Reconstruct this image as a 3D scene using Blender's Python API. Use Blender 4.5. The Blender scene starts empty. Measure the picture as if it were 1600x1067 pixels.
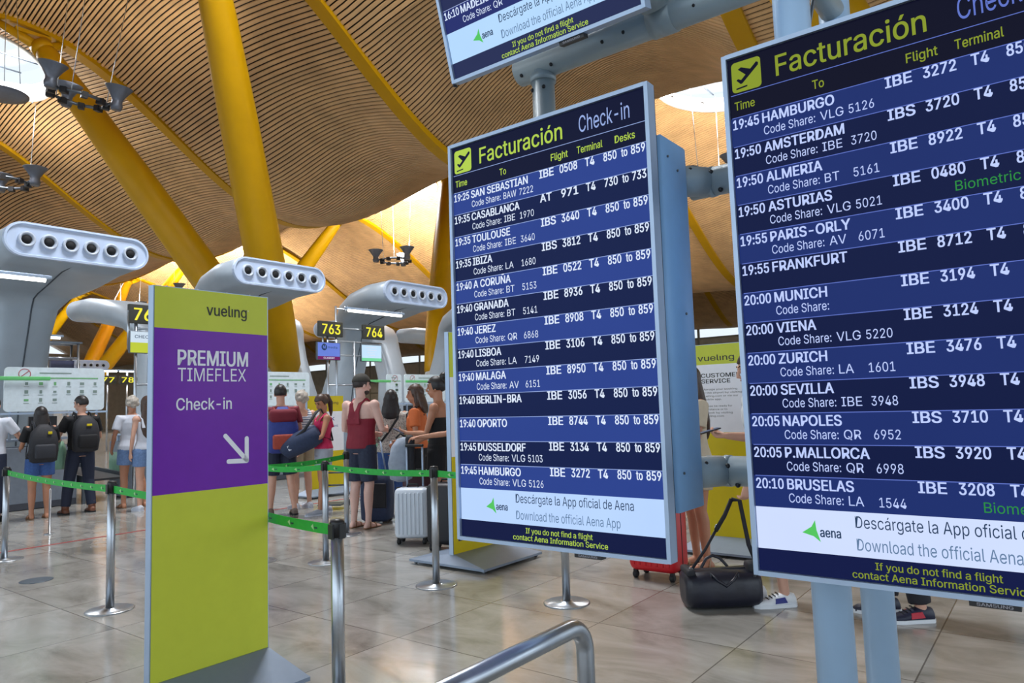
import bpy, bmesh, math, random
from mathutils import Vector, Matrix, noise
random.seed(7)
S = bpy.context.scene
COL = S.collection
R = math.radians
TH = R(37.5)                                   # the hall's grid is turned against the view
UX, UY = math.cos(TH), -math.sin(TH)           # u axis: along the display wall
VX, VY = math.sin(TH), math.cos(TH)            # v axis: along the check-in desks
def W(u, v, z=0.0): return Vector((UX*u + VX*v, UY*u + VY*v, z))

# ------------------------------------------------------------------ camera
cam = bpy.data.cameras.new('camera'); camo = bpy.data.objects.new('camera', cam); COL.objects.link(camo)
cam.sensor_width = 36.0; cam.lens = 1120/1600*36.0; cam.clip_end = 400; cam.clip_start = .05
PIT, ROL = R(5.0), R(1.84)
down = Vector((math.sin(ROL)*math.cos(PIT), math.cos(ROL)*math.cos(PIT), -math.sin(PIT)))
fwd = Vector((0, 0, 1)); yw = (fwd - down*fwd.dot(down)).normalized(); zw = -down; xw = yw.cross(zw)
def c2w(c): return Vector((xw.dot(c), yw.dot(c), zw.dot(c)))
cx, cy, cz = c2w(Vector((1, 0, 0))), c2w(Vector((0, -1, 0))), c2w(Vector((0, 0, -1)))
camo.matrix_world = Matrix(((cx.x, cy.x, cz.x, 0), (cx.y, cy.y, cz.y, 0), (cx.z, cy.z, cz.z, 1.42), (0, 0, 0, 1)))
S.camera = camo

# ------------------------------------------------------------------ colour management, sky and daylight
S.view_settings.view_transform = 'Standard'; S.view_settings.look = 'None'
S.view_settings.gamma = 1; S.view_settings.use_curve_mapping = False
S.view_settings.exposure = 0.0
wd = bpy.data.worlds.new('sky'); S.world = wd; wd.use_nodes = True
bg = wd.node_tree.nodes['Background']; bg.inputs[0].default_value = (.82, .92, 1, 1); bg.inputs[1].default_value = 1.1

def area(name, loc, target, sx, sy, power, color):
    l = bpy.data.lights.new(name, 'AREA'); l.shape = 'RECTANGLE'; l.size = sx; l.size_y = sy; l.energy = power; l.color = color
    o = bpy.data.objects.new(name, l); COL.objects.link(o); o.location = loc
    d = Vector(target) - Vector(loc); o.rotation_euler = d.to_track_quat('-Z', 'Y').to_euler(); return o
area('facade_daylight_entrance', W(-8, -16, 6), W(-8, 10, 3.5), 46, 9, 1380, (.72, .86, 1))
area('facade_daylight_side', W(26, 12, 6), W(-10, 12, 3.5), 46, 9, 1520, (.72, .86, 1))
SKYLIGHTS = [(-27.25, 7.0), (-9.25, 7.0), (-45.25, 25.5), (-27.25, 25.5), (-9.25, 25.5), (-63.25, 25.5), (-45.25, 7.0)]
for (su, sv) in SKYLIGHTS:
    area('skylight_daylight', W(su, sv, 14.1), W(su, sv, 0), 3.6, 3.6, 2400, (.95, .97, 1))

# ------------------------------------------------------------------ materials
def lin(c): return tuple(((x/255)/12.92 if x/255 <= .04045 else ((x/255+.055)/1.055)**2.4) for x in c)
MATS = {}
def M(name, rgb, rough=.5, metal=0.0, var=.06, scale=14.0, emit=None, bump=0.0, spec=None):
    if name in MATS: return MATS[name]
    m = bpy.data.materials.new(name); m.use_nodes = True; nt = m.node_tree; b = nt.nodes['Principled BSDF']
    c = lin(rgb)
    tc = nt.nodes.new('ShaderNodeTexCoord'); n = nt.nodes.new('ShaderNodeTexNoise'); n.inputs['Scale'].default_value = scale
    n.inputs['Detail'].default_value = 4
    nt.links.new(tc.outputs['Object'], n.inputs['Vector'])
    r = nt.nodes.new('ShaderNodeValToRGB')
    r.color_ramp.elements[0].position = .3; r.color_ramp.elements[1].position = .7
    r.color_ramp.elements[0].color = (*[x*(1-var) for x in c], 1); r.color_ramp.elements[1].color = (*[min(1, x*(1+var)) for x in c], 1)
    nt.links.new(n.outputs['Fac'], r.inputs['Fac'])
    b.inputs['Roughness'].default_value = rough; b.inputs['Metallic'].default_value = metal
    if spec is not None: b.inputs['Specular IOR Level'].default_value = spec
    if emit is not None:
        b.inputs['Base Color'].default_value = (*[x*.05 for x in c], 1)
        nt.links.new(r.outputs['Color'], b.inputs['Emission Color']); b.inputs['Emission Strength'].default_value = emit
    else:
        nt.links.new(r.outputs['Color'], b.inputs['Base Color'])
    if bump:
        bp = nt.nodes.new('ShaderNodeBump'); bp.inputs['Strength'].default_value = bump; bp.inputs['Distance'].default_value = .01
        nt.links.new(n.outputs['Fac'], bp.inputs['Height']); nt.links.new(bp.outputs['Normal'], b.inputs['Normal'])
    MATS[name] = m; return m
def screen(name, rgb, e=1.0): return M('screen_'+name, rgb, .35, 0, .03, 3, emit=e, spec=.06)

steel = M('brushed_steel', (178, 184, 192), .28, .9, .05, 30)
steel_d = M('dark_steel', (95, 102, 110), .4, .8)
alu = M('satin_aluminium', (168, 186, 210), .42, .55, .03)
tube_grey = M('tube_grey_paint', (158, 172, 178), .4, .15, .03)
paint_grey = M('grey_blue_paint', (136, 182, 230), .5, .05, .03)
post_m = M('silver_post_paint', (172, 204, 236), .36, .1, .02)
black = M('black_plastic', (22, 22, 26), .45)
white_gloss = M('white_tower_paint', (188, 204, 230), .35, 0, .02, 4)
tower_grey = M('tower_cladding', (168, 180, 192), .4, .1, .04, 3)
yellow = M('yellow_steel_paint', (184, 138, 1), .42, 0, .05, 2, spec=.22)
concrete = M('pale_concrete', (170, 172, 172), .8, 0, .1, 6, bump=.2)
lime = M('lime_yellow_print', (202, 210, 70), .3, 0, .02, spec=.18)
lime2 = M('golden_yellow_print', (212, 190, 34), .32, 0, .02, spec=.18)
purple = M('purple_print', (114, 34, 170), .22, 0, .03, spec=.22)
whitep = M('white_print', (240, 240, 248), .35, 0, .02)
darkp = M('dark_print', (44, 44, 40), .5, 0, .02)
greenp = M('belt_green', (36, 172, 62), .55, 0, .08, 40)
rubber = M('black_rubber', (26, 27, 30), .7)

# ------------------------------------------------------------------ mesh helper
class MB:
    def __init__(s, mats): s.b = bmesh.new(); s.m = list(mats) if isinstance(mats, (list, tuple)) else [mats]
    def face(s, pts, mi=0, smooth=False):
        vs = [s.b.verts.new(p) for p in pts]
        try: f = s.b.faces.new(vs)
        except ValueError: return None
        f.material_index = mi; f.smooth = smooth; return f
    def grid(s, rings, mi=0, closed=True, caps=True, smooth=True):
        vr = [[s.b.verts.new(p) for p in r] for r in rings]; n = len(vr[0])
        for a, b in zip(vr[:-1], vr[1:]):
            for i in range(n if closed else n-1):
                j = (i+1) % n
                f = s.b.faces.new((a[i], a[j], b[j], b[i])); f.material_index = mi; f.smooth = smooth
        if caps and closed:
            for r in (list(reversed(vr[0])), vr[-1]):
                try:
                    f = s.b.faces.new(r); f.material_index = mi
                except ValueError: pass
    def box(s, c, d, mi=0, bev=0.0, rot=None):
        c = Vector(c); hx, hy, hz = d[0]/2, d[1]/2, d[2]/2
        if bev <= 0:
            P = [Vector((x*hx, y*hy, z*hz)) for x in (-1, 1) for y in (-1, 1) for z in (-1, 1)]
            if rot is not None: P = [rot @ p for p in P]
            vs = [s.b.verts.new(c+p) for p in P]
            for q in ((0, 1, 3, 2), (4, 6, 7, 5), (0, 4, 5, 1), (2, 3, 7, 6), (0, 2, 6, 4), (1, 5, 7, 3)):
                f = s.b.faces.new([vs[i] for i in q]); f.material_index = mi
        else:
            t = bmesh.new(); bmesh.ops.create_cube(t, size=1.0)
            for v in t.verts: v.co = Vector((v.co.x*d[0], v.co.y*d[1], v.co.z*d[2]))
            bmesh.ops.bevel(t, geom=t.edges[:], offset=bev, segments=3, affect='EDGES', profile=.5)
            s.join(t, Matrix.Translation(c) @ (rot.to_4x4() if rot is not None else Matrix()), mi, True); t.free()
    def join(s, t, mat, mi=0, smooth=False):
        mp = {}
        for v in t.verts: mp[v] = s.b.verts.new(mat @ v.co)
        for f in t.faces:
            try:
                g = s.b.faces.new([mp[v] for v in f.verts]); g.material_index = mi; g.smooth = smooth
            except ValueError: pass
    def tube(s, pts, r, mi=0, n=14, caps=True):
        pts = [Vector(p) for p in pts]; rr = r if isinstance(r, (list, tuple)) else [r]*len(pts)
        ref = None; rings = []
        for i, p in enumerate(pts):
            a = pts[max(0, i-1)]; b = pts[min(len(pts)-1, i+1)]; t = (b-a).normalized()
            if ref is None: ref = Vector((0, 0, 1)) if abs(t.z) < .9 else Vector((1, 0, 0))
            x = (ref - t*ref.dot(t)).normalized(); y = t.cross(x); ref = x
            rad = rr[i]; rx, ry = rad if isinstance(rad, tuple) else (rad, rad)
            rings.append([p + x*rx*math.cos(2*math.pi*k/n) + y*ry*math.sin(2*math.pi*k/n) for k in range(n)])
        s.grid(rings, mi, True, caps)
    def lathe(s, prof, c=(0, 0, 0), mi=0, n=24, axis='z', caps=True):
        c = Vector(c); rings = []
        for (r, h) in prof:
            ring = []
            for k in range(n):
                a = 2*math.pi*k/n; x, y = max(r, 1e-4)*math.cos(a), max(r, 1e-4)*math.sin(a)
                ring.append(c + (Vector((x, y, h)) if axis == 'z' else Vector((h, x, y)) if axis == 'x' else Vector((y, h, x))))
            rings.append(ring)
        s.grid(rings, mi, True, caps)
    def ell(s, c, r, mi=0, rot=None, n=14, m=9):
        c = Vector(c); rings = []
        for i in range(m+1):
            ph = -math.pi/2 + math.pi*i/m; cr = max(math.cos(ph), 1e-3)
            ring = []
            for k in range(n):
                a = 2*math.pi*k/n; p = Vector((r[0]*cr*math.cos(a), r[1]*cr*math.sin(a), r[2]*math.sin(ph)))
                if rot is not None: p = rot @ p
                ring.append(c+p)
            rings.append(ring)
        s.grid(rings, mi)
    def prism(s, poly, off, mi=0, smooth=False):
        off = Vector(off); a = [Vector(p) for p in poly]; b = [p+off for p in a]
        s.grid([a, b], mi, True, True, smooth)
    def build(s, name, parent=None, loc=None, rotz=0):
        me = bpy.data.meshes.new(name); bmesh.ops.recalc_face_normals(s.b, faces=s.b.faces[:]); s.b.to_mesh(me); s.b.free()
        for m in s.m: me.materials.append(m)
        o = bpy.data.objects.new(name, me); COL.objects.link(o)
        if parent is not None: o.parent = parent
        if loc is not None: o.location = loc
        if rotz: o.rotation_euler = (0, 0, rotz)
        return o
def thing(name, label, cat, loc, rotz=0, group=None):
    o = bpy.data.objects.new(name, None); COL.objects.link(o); o.empty_display_size = .1
    o.location = loc; o.rotation_euler = (0, 0, rotz); o['label'] = label; o['category'] = cat
    if group: o['group'] = group
    o['kind'] = 'thing'; return o
def tag(o, label, cat, group=None):
    o['label'] = label; o['category'] = cat; o['kind'] = 'thing'
    if group: o['group'] = group
    return o
def struct(o): o['kind'] = 'structure'; return o
def dup(root, label, loc=None, rotz=None):
    r = root.copy(); COL.objects.link(r)
    if loc is not None: r.location = loc
    if rotz is not None: r.rotation_euler = (0, 0, rotz)
    r['label'] = label
    for ch in list(root.children):
        c = ch.copy(); COL.objects.link(c); c.parent = r
        for g in list(ch.children):
            d = g.copy(); COL.objects.link(d); d.parent = c
    return r
UVR = -TH                                           # turn that maps local x,y onto u,v

# ------------------------------------------------------------------ lettering
import os
def load_font():
    try:
        p = os.path.join(bpy.utils.system_resource('DATAFILES'), 'fonts', 'Inter.woff2')
        return bpy.data.fonts.load(p)
    except Exception: return None
FONT = load_font(); TC = {}
def glyphs(txt, bold):
    k = (txt, 0)
    if k not in TC:
        cu = bpy.data.curves.new('t', 'FONT'); cu.body = txt; cu.fill_mode = 'FRONT'; cu.resolution_u = 3
        cu.materials.append(None); cu.materials.append(None)
        if FONT:
            cu.font = FONT
            for i, ch in enumerate(txt):
                if ch in 'Kk': cu.body_format[i].material_index = 1     # letters drawn from crossing strokes: each stroke is filled alone
        o = bpy.data.objects.new('t', cu); COL.objects.link(o)
        vs, fs = [], []
        def take(ob, z):
            dg = bpy.context.evaluated_depsgraph_get(); me = bpy.data.meshes.new_from_object(ob.evaluated_get(dg)); n = len(vs)
            vs.extend(Vector((v.co.x, v.co.y, z)) for v in me.vertices); fs.extend(tuple(i+n for i in p.vertices) for p in me.polygons if ob is not o or p.material_index == 0); bpy.data.meshes.remove(me)
        if FONT and ('K' in txt or 'k' in txt):
            dg = bpy.context.evaluated_depsgraph_get(); c0 = o.evaluated_get(dg).to_curve(dg); sets = [[s] for s in c0.splines if s.material_index == 1]
            for j, ss in enumerate(sets):
                if not ss: continue
                cv = bpy.data.curves.new('s', 'CURVE'); cv.dimensions = '2D'; cv.fill_mode = 'FRONT'; cv.resolution_u = 3
                for s in ss:
                    t = cv.splines.new('BEZIER'); t.bezier_points.add(len(s.bezier_points)-1); t.use_cyclic_u = True
                    for p, q in zip(t.bezier_points, s.bezier_points):
                        p.handle_left_type = p.handle_right_type = 'FREE'; p.co = q.co; p.handle_left = q.handle_left; p.handle_right = q.handle_right
                oc = bpy.data.objects.new('s', cv); COL.objects.link(oc); take(oc, .0001*j); bpy.data.objects.remove(oc); bpy.data.curves.remove(cv)
            o.to_curve_clear()
        take(o, 0.0)
        bpy.data.objects.remove(o); bpy.data.curves.remove(cu)
        TC[k] = (vs, fs)
    return TC[k]
def capheight(bold):
    vs, _ = glyphs('H', bold); return max(v.y for v in vs)
def text(mb, txt, x, y, h, to3, mi=0, bold=0, w=None, align='L', maxw=None, cond=1.0):
    """x, y baseline in the sign's own plane; h cap height; to3 maps (x, y) into space"""
    if not txt.strip(): return
    vs, fs = glyphs(txt, bold); s = h/capheight(bold); s0 = s*cond
    x0 = min(v.x for v in vs); x1 = max(v.x for v in vs); sx = s0
    if w: sx = w/(x1-x0)
    elif maxw and (x1-x0)*s0 > maxw: sx = maxw/(x1-x0)
    wid = (x1-x0)*sx; ox = x - (0 if align == 'L' else wid if align == 'R' else wid/2)
    e = (0, .034, .016)[bold]*h*min(1, sx/s*1.1)
    o3 = Vector(to3(0, 0)); nn = (Vector(to3(1, 0))-o3).cross(Vector(to3(0, 1))-o3).normalized()
    for q, (ex, ey) in enumerate(((0, 0),) if not bold else ((-e, -e*.45), (e, -e*.45), (-e, e*.45), (e, e*.45))):
        nv = [mb.b.verts.new(Vector(to3(ox+ex+(v.x-x0)*sx, y+ey+v.y*s))+nn*(.0003*q+v.z)) for v in vs]
        for f in fs:
            try:
                g = mb.b.faces.new([nv[i] for i in f]); g.material_index = mi
            except ValueError: pass

# ------------------------------------------------------------------ floor
def floor():
    m = bpy.data.materials.new('polished_stone_tiles'); m.use_nodes = True; nt = m.node_tree; N = nt.nodes.new; L = nt.links.new
    b = nt.nodes['Principled BSDF']
    tc = N('ShaderNodeTexCoord'); sep = N('ShaderNodeSeparateXYZ'); L(tc.outputs['Object'], sep.inputs[0])
    def math_(op, a, bb=None, v=None):
        n = N('ShaderNodeMath'); n.operation = op; L(a, n.inputs[0])
        if bb is not None: L(bb, n.inputs[1])
        elif v is not None: n.inputs[1].default_value = v
        return n.outputs[0]
    T = .9
    def line(axis, off, half):
        a = math_('ADD', axis, v=off+900*T); q = math_('DIVIDE', a, v=T); fr = math_('FRACT', q); d = math_('SUBTRACT', fr, v=.5); d = math_('ABSOLUTE', d)
        return math_('GREATER_THAN', d, v=.5-half/T), math_('FLOOR', q)
    lu, iu = line(sep.outputs[0], 2.5, .004); lv, iv = line(sep.outputs[1], -4.08, .004)
    ln = math_('MAXIMUM', lu, lv)
    cmb = N('ShaderNodeCombineXYZ'); L(iu, cmb.inputs[0]); L(iv, cmb.inputs[1])
    wn = N('ShaderNodeTexWhiteNoise'); L(cmb.outputs[0], wn.inputs['Vector'])
    vm = N('ShaderNodeVectorMath'); vm.operation = 'SCALE'; L(wn.outputs['Color'], vm.inputs[0]); vm.inputs['Scale'].default_value = 30
    va = N('ShaderNodeVectorMath'); va.operation = 'ADD'; L(tc.outputs['Object'], va.inputs[0]); L(vm.outputs[0], va.inputs[1])
    mp = N('ShaderNodeMapping'); mp.inputs['Scale'].default_value = (1.0, 1.9, 1); L(va.outputs[0], mp.inputs[0])
    n1 = N('ShaderNodeTexNoise'); n1.inputs['Scale'].default_value = 1.6; n1.inputs['Detail'].default_value = 9; n1.inputs['Roughness'].default_value = .62; n1.inputs['Distortion'].default_value = .6; L(mp.outputs[0], n1.inputs['Vector'])
    rp = N('ShaderNodeValToRGB'); e = rp.color_ramp.elements
    e[0].position = .28; e[0].color = (*lin((118, 115, 108)), 1); e[1].position = .72; e[1].color = (*lin((174, 172, 167)), 1)
    mid = rp.color_ramp.elements.new(.48); mid.color = (*lin((152, 149, 143)), 1); L(n1.outputs['Fac'], rp.inputs['Fac'])
    mr = N('ShaderNodeMapRange'); mr.inputs['To Min'].default_value = .88; mr.inputs['To Max'].default_value = 1.06; L(wn.outputs['Value'], mr.inputs['Value'])
    mx = N('ShaderNodeMix'); mx.data_type = 'RGBA'; mx.blend_type = 'MULTIPLY'; mx.inputs['Factor'].default_value = 1
    L(rp.outputs['Color'], mx.inputs['A']); L(mr.outputs[0], mx.inputs['B'])
    m2 = N('ShaderNodeMix'); m2.data_type = 'RGBA'; L(math_('MULTIPLY', ln, v=.75), m2.inputs['Factor']); L(mx.outputs['Result'], m2.inputs['A']); m2.inputs['B'].default_value = (*lin((70, 66, 60)), 1)
    L(m2.outputs['Result'], b.inputs['Base Color'])
    rr = N('ShaderNodeMapRange'); rr.inputs['To Min'].default_value = .07; rr.inputs['To Max'].default_value = .2; L(n1.outputs['Fac'], rr.inputs['Value']); L(rr.outputs[0], b.inputs['Roughness'])
    b.inputs['Specular IOR Level'].default_value = .55
    mb = MB(m); mb.face([(-110, -30, 0), (40, -30, 0), (40, 82, 0), (-110, 82, 0)])
    return struct(mb.build('floor', None, (0, 0, 0), UVR))
floor()
mb = MB(M('red_floor_tape', (150, 52, 52), .5)); mb.box((-9.25, 3.7, .0012), (.05, 9, .0022)); tag(mb.build('floor_tape', None, (0, 0, 0), UVR), 'thin red tape line stuck on the floor in front of the desks', 'tape line')
mb = MB(M('dark_floor_plate', (88, 100, 112), .35, .5)); mb.lathe([(.13, .0005), (.13, .004), (.12, .005)], (0, 0, 0)); tag(mb.build('floor_outlet_cover', None, W(-7.35, 2.55)), 'round dark metal outlet cover set in the floor near the purple sign', 'floor cover')

# ------------------------------------------------------------------ ceiling: wavy bamboo slats
BEAMS = [4.25 - 9.0*k for k in range(0, 10)]          # 4.25, -4.75, -13.75 ...
CREST, HALF = 7.0, 9.25
def phase(v):
    if v <= 25.5: return 10.55, 2.08, math.cos(math.pi*(v-CREST)/HALF)
    if v <= 39.5: return 10.03, 2.60, math.cos(math.pi*(v-25.5)/14.0)
    return 9.7, 2.27, -math.cos(math.pi*(v-39.5)/11.5)
def wave(v):
    m, r, c = phase(v); return m+r*c
def zceil(u, v):
    c = phase(v)[2]; q = ((u+4.75)/9.0) % 1.0
    k = int(round((u+9.25)/9.0)); md = .6 if k == 0 else .35; t1, t2 = {0: (2.25, .1), -1: (.30, .42), -2: (.32, .12)}.get(k, (.35, .1)) if v < 30 else (.2, 0)
    s = math.sin(math.pi*q)
    return wave(v) + s*(.75*max(c, 0) + md*(1-abs(c)) + t1*max(-c, 0)) - math.sin(2*math.pi*q)*t2*max(-c, 0)
EA, EB = 2.35, 2.35
def in_sky(u, v, k=1.0):
    for (a, b) in SKYLIGHTS:
        if ((u-a)/(EA*k))**2 + ((v-b)/(EB*k))**2 < 1: return True
    return False
def ceiling():
    bam = M('bamboo_slats', (200, 160, 112), .5, 0, .14, 1.3); back = M('void_shade_backing', (46, 34, 22), .9)  # dark sheet above the slats carries the void's shade in its colour
    mb = MB([bam, back]); b = mb.b
    u0, u1 = -93.0, 14.0
    def strip(v0, wd, du):
        cuts = [(u0, u1)]; vm = v0+wd/2
        for (sa, sb) in SKYLIGHTS:
            t = 1-((vm-sb)/EB)**2
            if t > 0:
                h = EA*math.sqrt(t); nc = []
                for (p, q) in cuts:
                    if p < sa-h and q > sa+h: nc += [(p, sa-h), (sa+h, q)]
                    else: nc.append((p, q))
                cuts = nc
        for (p, q) in cuts:
            n = max(2, int((q-p)/du)); pv = None
            for i in range(n+1):
                u = p+(q-p)*i/n; z0, z1 = zceil(u, v0), zceil(u, v0+wd)
                cv = [b.verts.new(x) for x in (W(u, v0, z0+.03), W(u, v0, z0), W(u, v0+wd, z1), W(u, v0+wd, z1+.03))]
                if pv:
                    for k in range(3): b.faces.new((pv[k], cv[k], cv[k+1], pv[k+1]))
                pv = cv
    v = -3.0
    while v < 61.9:
        if v < 40: strip(v, .068, .75); v += .110
        else: strip(v, .095, 1.5); v += .150
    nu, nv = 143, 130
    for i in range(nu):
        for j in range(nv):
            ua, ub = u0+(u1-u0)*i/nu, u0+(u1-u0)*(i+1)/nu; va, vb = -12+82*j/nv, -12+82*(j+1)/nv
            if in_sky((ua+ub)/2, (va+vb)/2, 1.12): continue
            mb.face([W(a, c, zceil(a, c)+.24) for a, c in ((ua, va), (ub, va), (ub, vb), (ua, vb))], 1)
    return struct(mb.build('ceiling'))
ceiling()
glass = bpy.data.materials.new('skylight_glass'); glass.use_nodes = True
nt = glass.node_tree; out = nt.nodes['Material Output']; nt.nodes.remove(nt.nodes['Principled BSDF'])
tr = nt.nodes.new('ShaderNodeBsdfTransparent'); gl = nt.nodes.new('ShaderNodeBsdfGlossy'); mxs = nt.nodes.new('ShaderNodeMixShader'); mxs.inputs[0].default_value = .05
gl.inputs['Roughness'].default_value = .05
nt.links.new(tr.outputs[0], mxs.inputs[1]); nt.links.new(gl.outputs[0], mxs.inputs[2]); nt.links.new(mxs.outputs[0], out.inputs[0])
collar_m = M('white_skylight_collar', (225, 228, 230), .6)
for i, (su, sv) in enumerate(SKYLIGHTS):
    mb = MB(collar_m); n = 64; rings = []
    for k, dz in ((1.03, .06), (1.035, -.04), (.985, -.06), (.975, .02), (.97, .45), (1.25, .5)):
        rings.append([W(su+EA*k*math.cos(2*math.pi*j/n), sv+EB*k*math.sin(2*math.pi*j/n), zceil(su+EA*k*math.cos(2*math.pi*j/n), sv+EB*k*math.sin(2*math.pi*j/n))+dz) for j in range(n)])
    mb.grid(rings, 0, True, False); w = struct(mb.build('window_%d' % (i+1)))
    mb = MB(glass); mb.face([W(su+EA*.968*math.cos(2*math.pi*j/n), sv+EB*.968*math.sin(2*math.pi*j/n), zceil(su, sv)+.30) for j in range(n)])
    mb.build('glass_pane', w)
    mb = MB(steel_d)
    for t in (-.5, 0, .5):
        hw = EB*.968*math.sqrt(1-t*t)
        mb.tube([W(su+EA*.968*t, sv-hw, zceil(su, sv)+.27), W(su+EA*.968*t, sv+hw, zceil(su, sv)+.27)], .03, n=6)
    mb.build('glazing_bar', w)

# yellow roof beams following the waves
BL = ['yellow wavy roof beam beyond the big board, out over the upper corner of the hall', 'yellow wavy roof beam passing just above the larger departures board', 'yellow wavy roof beam running down behind the hanging upper board',
      'yellow wavy roof beam touched by the strut beside the pale skylight', 'yellow wavy roof beam over the tall white vent tower nearest the side', 'fifth yellow roof beam, seen small above the middle vent tower',
      'sixth yellow roof beam, a thin stripe in the far wooden wave', 'seventh yellow roof beam, far away behind the vent towers', 'eighth yellow roof beam, far away over the far desks', 'ninth yellow roof beam at the far end of the wooden ceiling']
for k, u in enumerate(BEAMS):
    mb = MB(yellow); rings = []; v = -6.0
    while v <= 61:
        z = wave(v); rings.append([W(u-.2, v, z+.14), W(u-.2, v, z-.05), W(u+.2, v, z-.05), W(u+.2, v, z+.14)]); v += .5
    mb.grid(rings, 0, True, True, False); tag(mb.build('roof_beam'), BL[k], 'roof beam', 'yellow roof beams')

# branching yellow columns
def column(u, vb, vt, label, r=1.0):
    base = W(u, vb); root = thing('roof_column', label, 'column', base, UVR, 'yellow branching roof columns')
    mb = MB(concrete); mb.lathe([(1.05, 0), (.95, .6), (.55, 2.5), (.5, 2.7), (.3, 2.75)], n=20); mb.build('pier', root)
    for sgn in (-1, 1):
        tu, tv = sgn*4.5, vt-vb; tz = wave(vt)-.1; a = Vector((sgn*.18, 0, 2.45)); b = Vector((tu, tv, tz)); d = b-a
        mb = MB(yellow); fr = [(0, .28), (.03, .44), (.15, .5), (.35, .5), (.6, .46), (.8, .39), (.93, .3), (.97, .22)]
        mb.tube([a+d*t for t, _ in fr], [q*r for _, q in fr], n=22)
        for off in (-.3, .3): mb.tube([a+d*.95, b+Vector((0, off*3, -.02*abs(off)))], [.16, .1], n=10)
        st = mb.build('strut', root)
        mb = MB(yellow); mb.tube([a+d*.945, a+d*.965], .30*r, n=20); mb.box(b-Vector((0, 0, .12)), (.5, .9, .1)); mb.build('collar', st)
column(-18.25, 12.66, 7.4, 'thick yellow two-armed column standing behind the middle vent towers')
column(-18.25, 19.3, 25.0, 'yellow two-armed column whose arm rises beside the frame of the smaller board')
column(-36.25, 12.66, 7.4, 'yellow two-armed column hidden low behind the nearest vent tower')
column(-36.25, 20.6, 26.0, 'thin far yellow column with an arm crossing above the middle vent tower')
column(-54.25, 20.8, 26.5, 'far yellow column with two slanting arms under the white vent arm')
column(-72.25, 21.3, 26.5, 'farthest yellow column, its arm just beside the first vent tower stem')
column(-.25, 12.66, 7.4, 'yellow two-armed column standing out behind the largest board')
column(-36.25, 38.5, 43.5, 'small far yellow column of the next row beyond the desks')

# far glazed end of the hall and far side
def glazed(name, a, b, h, n):
    mb = MB(M('facade_frame', (150, 140, 120), .5)); a = Vector(a); b = Vector(b)
    for i in range(n+1):
        p = a+(b-a)*i/n; mb.tube([p, p+Vector((0, 0, h))], .12, n=6)
    for z in (.1, 3.4, 6.8, 9.6): mb.tube([a+Vector((0, 0, z)), b+Vector((0, 0, z))], .1, n=6)
    w = struct(mb.build(name)); mb = MB(glass); z3 = Vector((0, 0, 6.8)); mb.face([a+z3, b+z3, b+Vector((0, 0, h)), a+Vector((0, 0, h))]); mb.build('glass_pane', w)
    mb = MB(M('far_wall_panel', (186, 172, 150), .7, 0, .1, 2)); mb.box((a+b)/2+Vector((0, 0, 3.4)), ((b-a).length, .1, 6.8), rot=Matrix.Rotation(math.atan2((b-a).y, (b-a).x), 3, 'Z')); mb.build('solid_panel', w)
glazed('wall_back', W(-93, 62), W(14, 62), 12.6, 24)
mb = MB(M('far_wall_panel', (186, 172, 150), .7, 0, .1, 2)); mb.box((-93.2, 25, 4.5), (.3, 74, 9)); struct(mb.build('wall_left', None, (0, 0, 0), UVR))

# ------------------------------------------------------------------ flight boards
SW, SH = .81, 1.44
ROWS1 = [('19:25', 'SAN SEBASTIAN', 'BAW', '7222', 'IBE', '0508'), ('19:35', 'CASABLANCA', 'IBE', '1970', 'AT', '971'), ('19:35', 'TOULOUSE', 'IBE', '3640', 'IBS', '3640'),
 ('19:35', 'IBIZA', 'LA', '1680', 'IBS', '3812'), ('19:40', 'A CORUÑA', 'BT', '5153', 'IBE', '0522'), ('19:40', 'GRANADA', 'BT', '5141', 'IBE', '8936'),
 ('19:40', 'JEREZ', 'QR', '6868', 'IBE', '8908'), ('19:40', 'LISBOA', 'LA', '7149', 'IBE', '3106'), ('19:40', 'MALAGA', 'AV', '6151', 'IBE', '8950'),
 ('19:40', 'BERLIN-BRA', None, '', 'IBE', '3056'), ('19:40', 'OPORTO', None, '', 'IBE', '8744'), ('19:45', 'DUSSELDORF', 'VLG', '5103', 'IBE', '3134'), ('19:45', 'HAMBURGO', 'VLG', '5126', 'IBE', '3272')]
ROWS2 = [('19:45', 'HAMBURGO', 'VLG', '5126', 'IBE', '3272'), ('19:50', 'AMSTERDAM', 'IBE', '3720', 'IBS', '3720'), ('19:50', 'ALMERIA', 'BT', '5161', 'IBE', '8922'),
 ('19:50', 'ASTURIAS', 'VLG', '5021', 'IBE', '0480'), ('19:55', 'PARIS-ORLY', 'AV', '6071', 'IBE', '3400'), ('19:55', 'FRANKFURT', None, '', 'IBE', '8712'),
 ('20:00', 'MUNICH', '', '', 'IBE', '3194'), ('20:00', 'VIENA', 'VLG', '5220', 'IBE', '3124'), ('20:00', 'ZURICH', 'LA', '1601', 'IBE', '3476'),
 ('20:00', 'SEVILLA', 'IBE', '3948', 'IBS', '3948'), ('20:05', 'NAPOLES', 'QR', '6952', 'IBS', '3710'), ('20:05', 'P.MALLORCA', 'QR', '6998', 'IBS', '3920'), ('20:10', 'BRUSELAS', 'LA', '1544', 'IBE', '3208')]
ROWS3 = [None]*12 + [('16:10', 'MADEIRA', 'QR', '53', None, None)]

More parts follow.
